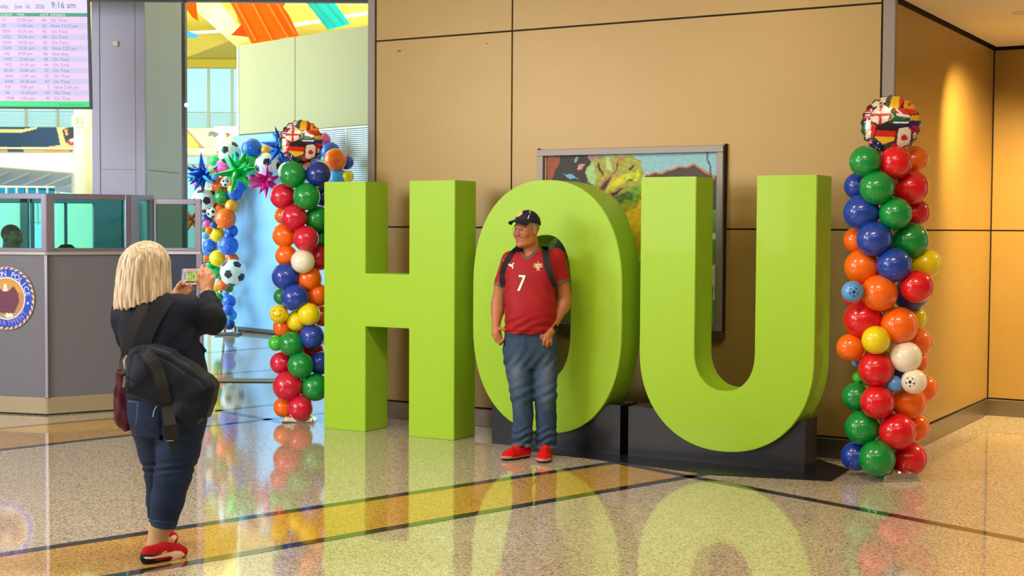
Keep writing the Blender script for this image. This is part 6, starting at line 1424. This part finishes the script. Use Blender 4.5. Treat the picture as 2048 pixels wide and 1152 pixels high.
# phone held in both hands
ph = empty('phone', W_.o); tag(ph, 'black phone held sideways, its screen showing the green letters', 'phone')
p00 = Vector(W_(361, 571.5, .41)); p10 = Vector(W_(411, 571.5, .385)); p01 = Vector(W_(361.5, 536, .425)); ex = (p10-p00); pw_ = ex.length; ex.normalize(); ez = (p01-p00); phh = ez.length; ez.normalize(); ey = ez.cross(ex).normalized()
PM = Matrix(((ex.x, ey.x, ez.x, p00.x), (ex.y, ey.y, ez.y, p00.y), (ex.z, ey.z, ez.z, p00.z), (0, 0, 0, 1)))
MB().cbox(0, pw_, -0.0, 0.009, 0, phh, 0.003, PM).build('case', mat('phone_case', '#121218', 0.35), ph)
def phonecol(x, z):
    u, v = x/pw_, z/phh; col = np.tile(C('#f0dcd2'), (len(x), 1)); col[v < 0.16] = C('#e8d8d2'); col[u < 0.13] = C('#b8c0dc'); col[(u < 0.08) & (v > 0.6)] = C('#8a90a0'); col[(u > 0.22) & (u < 0.70) & (v > 0.62)] = C('#e6b8ae'); col[(u > 0.80)] = C('#6a6474'); col[(u > .80) & (v > .6)] = C('#8e86a0')
    R = lambda a0, a1, b0, b1: (u > a0) & (u < a1) & (v > b0) & (v < b1)
    G = C('#c4ee5a'); dk = C('#2a3418')
    col[R(.20, .86, .16, .24)] = dk; col[R(.155, .19, .35, .8)] = C('#705060')
    for (a0, a1) in ((.24, .30), (.36, .42)): col[R(a0-.012, a1+.02, .22, .76)] = dk; col[R(a0, a1, .24, .74)] = G
    col[R(.29, .37, .44, .55)] = G
    o_ = ((u-.515)/.075)**2+((v-.5)/.27)**2; col[o_ < 1.12] = dk; col[o_ < 1] = G; col[((u-.515)/.025)**2+((v-.5)/.14)**2 < 1] = C('#8a6a40')
    for (a0, a1) in ((.62, .67), (.735, .785)): col[R(a0-.01, a1+.015, .30, .76)] = dk; col[R(a0, a1, .30, .74)] = G
    ub = ((u-.7025)/.085)**2+((v-.36)/.14)**2; m = (ub < 1) & (v < .38); col[m] = G; col[R(.675, .73, .36, .6)] = C('#a08058')
    col[R(.50, .515, .02, .14)] = dk; col[R(.66, .675, .02, .14)] = dk; return col
phone_m = vmat('phone_screen', 0.2, emit=1.6); _b = phone_m.node_tree.nodes['Principled BSDF']; phone_m.node_tree.links.remove(_b.inputs['Base Color'].links[0]); _b.inputs['Base Color'].default_value = (0.01, 0.01, 0.01, 1)
scn = grid_mesh('screen', 0.004, pw_-0.004, 0.004, phh-0.004, -0.0012, 110, 60, phonecol, phone_m, ph); scn.matrix_local = PM
MB().tube([Vector(W_(404.5, 525.5, .40)), Vector(W_(421, 523.8, .39))], .0022, 6).build('stylus', mat('stylus_black', '#101014', 0.4), ph)
# black sling bag on her back
sb_ = empty('sling_bag', W_.o); tag(sb_, 'large black sling bag hanging slantwise on the blond woman\'s back', 'bag')
D = SDF(W_(235, 870, -.55)-0.03, W_(450, 670, .1)+0.03, 0.0045)
wp_ = lambda L, y=-.25: [tuple(W_(a, b, y)[[0, 2]]) for a, b in L]
D.polyprism(wp_([(262, 700), (275, 692), (302, 688), (345, 704), (418, 752), (432, 772), (428, 806), (414, 836), (392, 844), (350, 826), (300, 802), (254, 784), (252, 748)]), -0.315, -0.135, 0.035, 0.0, 'u', 0.035)
D.polyprism(wp_([(352, 805), (372, 796), (408, 806), (412, 832), (398, 846), (370, 848), (352, 838)]), -0.345, -0.18, 0.02, 0.01, 'u', 0.012)
def bgw(x, y, z):
    a, b = W_.px(x, y, z); l1 = (b-760)-(a-255)*0.42; l2 = (b-778)-(a-255)*0.45; w = 0.004*np.exp(-(l1/2.2)**2)*(a < 330)+0.003*np.exp(-(l2/1.6)**2)*(a < 330)+0.004*np.exp(-(((b-775)-(a-345)*0.55)/1.8)**2)*(a > 338)*(a < 400); return w+0.003*np.sin(a*0.07+b*0.09)
D.warp(bgw); Mbag = mat('bag_black', '#0a1424', 0.6, spec=0.28, bump=0.12, bscale=180); D.obj('bag', Mbag, sb_); BF = D.front()
def strap2(pts, w, nm, front, y0, lift=0.007, pre=(), post=(), m=Mst, th=0.006):
    P = [Vector(q) for q in pre]
    for a, b in pts:
        p = W_(a, b, y0); y = float(front(np.array([p[0]]), np.array([p[2]]))[0]); y = y if y == y else y0; q = W_(a, b, y-lift); P.append(Vector(q))
    P += [Vector(q) for q in post]
    return MB().ribbon(P, w, th, (0, -1, 0.1)).build(nm, m, sb_)
strap2(cat_([(283, 700), (302, 716), (318, 745), (328, 785), (335, 812)], 14), [.056]*14+[.056]*2, 'hanging_strap', BF, -.34, 0.008, (), (W_(341, 850, -.37), W_(345, 880, -.35)))
MB().ribbon([W_(344, 878, -.352), W_(349, 894, -.34), W_(353, 906, -.335)], [.036, .034, .030], 0.005, (0, -1, 0.1)).build('strap_end', Mst, sb_)
MB().ribbon([W_(333, 881.5, -.365), W_(347, 881.2, -.365)], 0.004, 0.004, (0, -1, 0)).build('stitch_line', mat('stitch_grey', '#8a8884', 0.6), sb_)
Mweb = mat('webbing_grey', '#292828', 0.75)
strap2(cat_([(253, 712), (256, 690), (263, 665), (273, 640), (285, 616), (292, 600)], 12), .052, 'shoulder_strap', JK, -.12, 0.006, (W_(255, 745, -.24), W_(253, 728, -.18)), (), Mweb)
strap2(cat_([(284, 690), (290, 668), (303, 640), (318, 615), (330, 598)], 12), .085, 'shoulder_strap', JK, -.12, 0.006, (), (W_(340, 588, .0),), mat('strap_navy', '#0e1220', 0.8))
MB().tube([W_(253, 742, -.26), W_(262, 712, -.28), W_(277, 698, -.27), W_(288, 694, -.25)], .006, 8).build('piping', mat('piping_grey', '#8f9a9a', 0.4), sb_, True)
MB().tube([W_(251, 738, -.24), W_(249, 722, -.22), W_(254, 712, -.2)], .008, 8).build('buckle', MATS['piping_grey'], sb_, True)
MB().ribbon([W_(250, 752, -.30), W_(247, 775, -.30)], 0.012, 0.004, (0, -1, 0)).build('zip_pull', mat('zip_metal', '#a8b0b4', 0.3, 0.8), sb_)
MB().tube([W_(313, 812, -.30), W_(308, 822, -.31), W_(306, 834, -.31)], .0022, 6).build('cord', mat('cord_pale', '#a8b8c0', 0.5), sb_)
# maroon tote bag on her left side
tb = empty('tote_bag', W_.o); tag(tb, 'glossy maroon tote bag hanging at the blond woman\'s left hip', 'bag')
D = SDF(W_(220, 880, -.15)-0.02, W_(275, 725, .25)+0.02, 0.0042)
D.polyprism(wp_([(239, 738), (258, 736), (264, 790), (266, 860), (256, 860), (244, 851), (233, 836), (229, 806)], 0.05), -0.02, 0.12, 0.012, 0, 'u', 0.01)
def tbw(x, y, z): a, b = W_.px(x, y, z); return 0.0012*np.sin(a*0.35+b*0.05)+0.002*np.sin(b*0.12-a*0.2)
D.warp(tbw); D.obj('bag', mat('maroon_vinyl', '#4e1828', 0.34, spec=0.45, noise=0.1, nscale=8), tb)
MB().ribbon([W_(243, 742, .0), W_(243, 722, .02), W_(250, 700, .08), W_(262, 690, .13)], 0.022, 0.005, (0, -1, 0)).build('handle', mat('maroon_handle', '#46141f', 0.4), tb)
MB().ribbon([W_(255, 742, .1), W_(255, 722, .11), W_(258, 704, .13), W_(264, 696, .15)], 0.022, 0.005, (0, -1, 0)).build('handle', MATS['maroon_handle'], tb)

# ------------------------------------------------------------------ THE OFFICER IN THE BOOTH
fo = Frame(24, 13.25); of = empty('person', fo.o); tag(of, 'short-haired person in dark uniform behind the booth glass, facing right', 'person')
oh = Head(fo(24, 474, 0), math.radians(-68), 1.0)
D = SDF(fo(-60, 830, -.3)-0.02, fo(110, 438, .3)+0.02, 0.007)
oh.build(D, False, 1.0); D.cap(oh.p(-0.03, 0, -0.06), fo(18, 530, 0), .058, .08, 0.02)
D.loft([(fo(16, py)[2], fo(16, py)[0], 0, rx, ry) for (py, rx, ry) in ((515, .10, .10), (535, .13, .19), (580, .13, .21), (640, .13, .18), (680, .12, .17))], 2.2, 0.02)
for s_ in (-1, 1): D.chain([fo(16, 535, s_*.19), fo(18, 590, s_*.23), fo(50, 620, s_*.2)], [.06, .05, .035], 0.02); D.chain([fo(16, 680, s_*.09), fo(18, 745, s_*.09), fo(18, 815, s_*.09)], [.085, .06, .05], 0.02); D.cap(fo(14, 822, s_*.09), fo(45, 824, s_*.09), .04, .035, 0.02)
oc = skincol('#75503c', '#7a4c38', oh, '#17120f', '#6a3c34', lambda f, l, u: (u > 0.055) | ((f < -0.0) & (u > 0.0) & (np.abs(l) < 0.075)) | ((f < -0.04) & (u > -0.03)))
def offc(x, y, z):
    c = oc(x, y, z); c[z < fo(20, 512)[2]] = C('#1a2030'); return c
D.obj('body', vmat('officer_skin_and_uniform', 0.55, 0.3), of, offc); oh.eyes(of, '#1c1410', '#15100c')
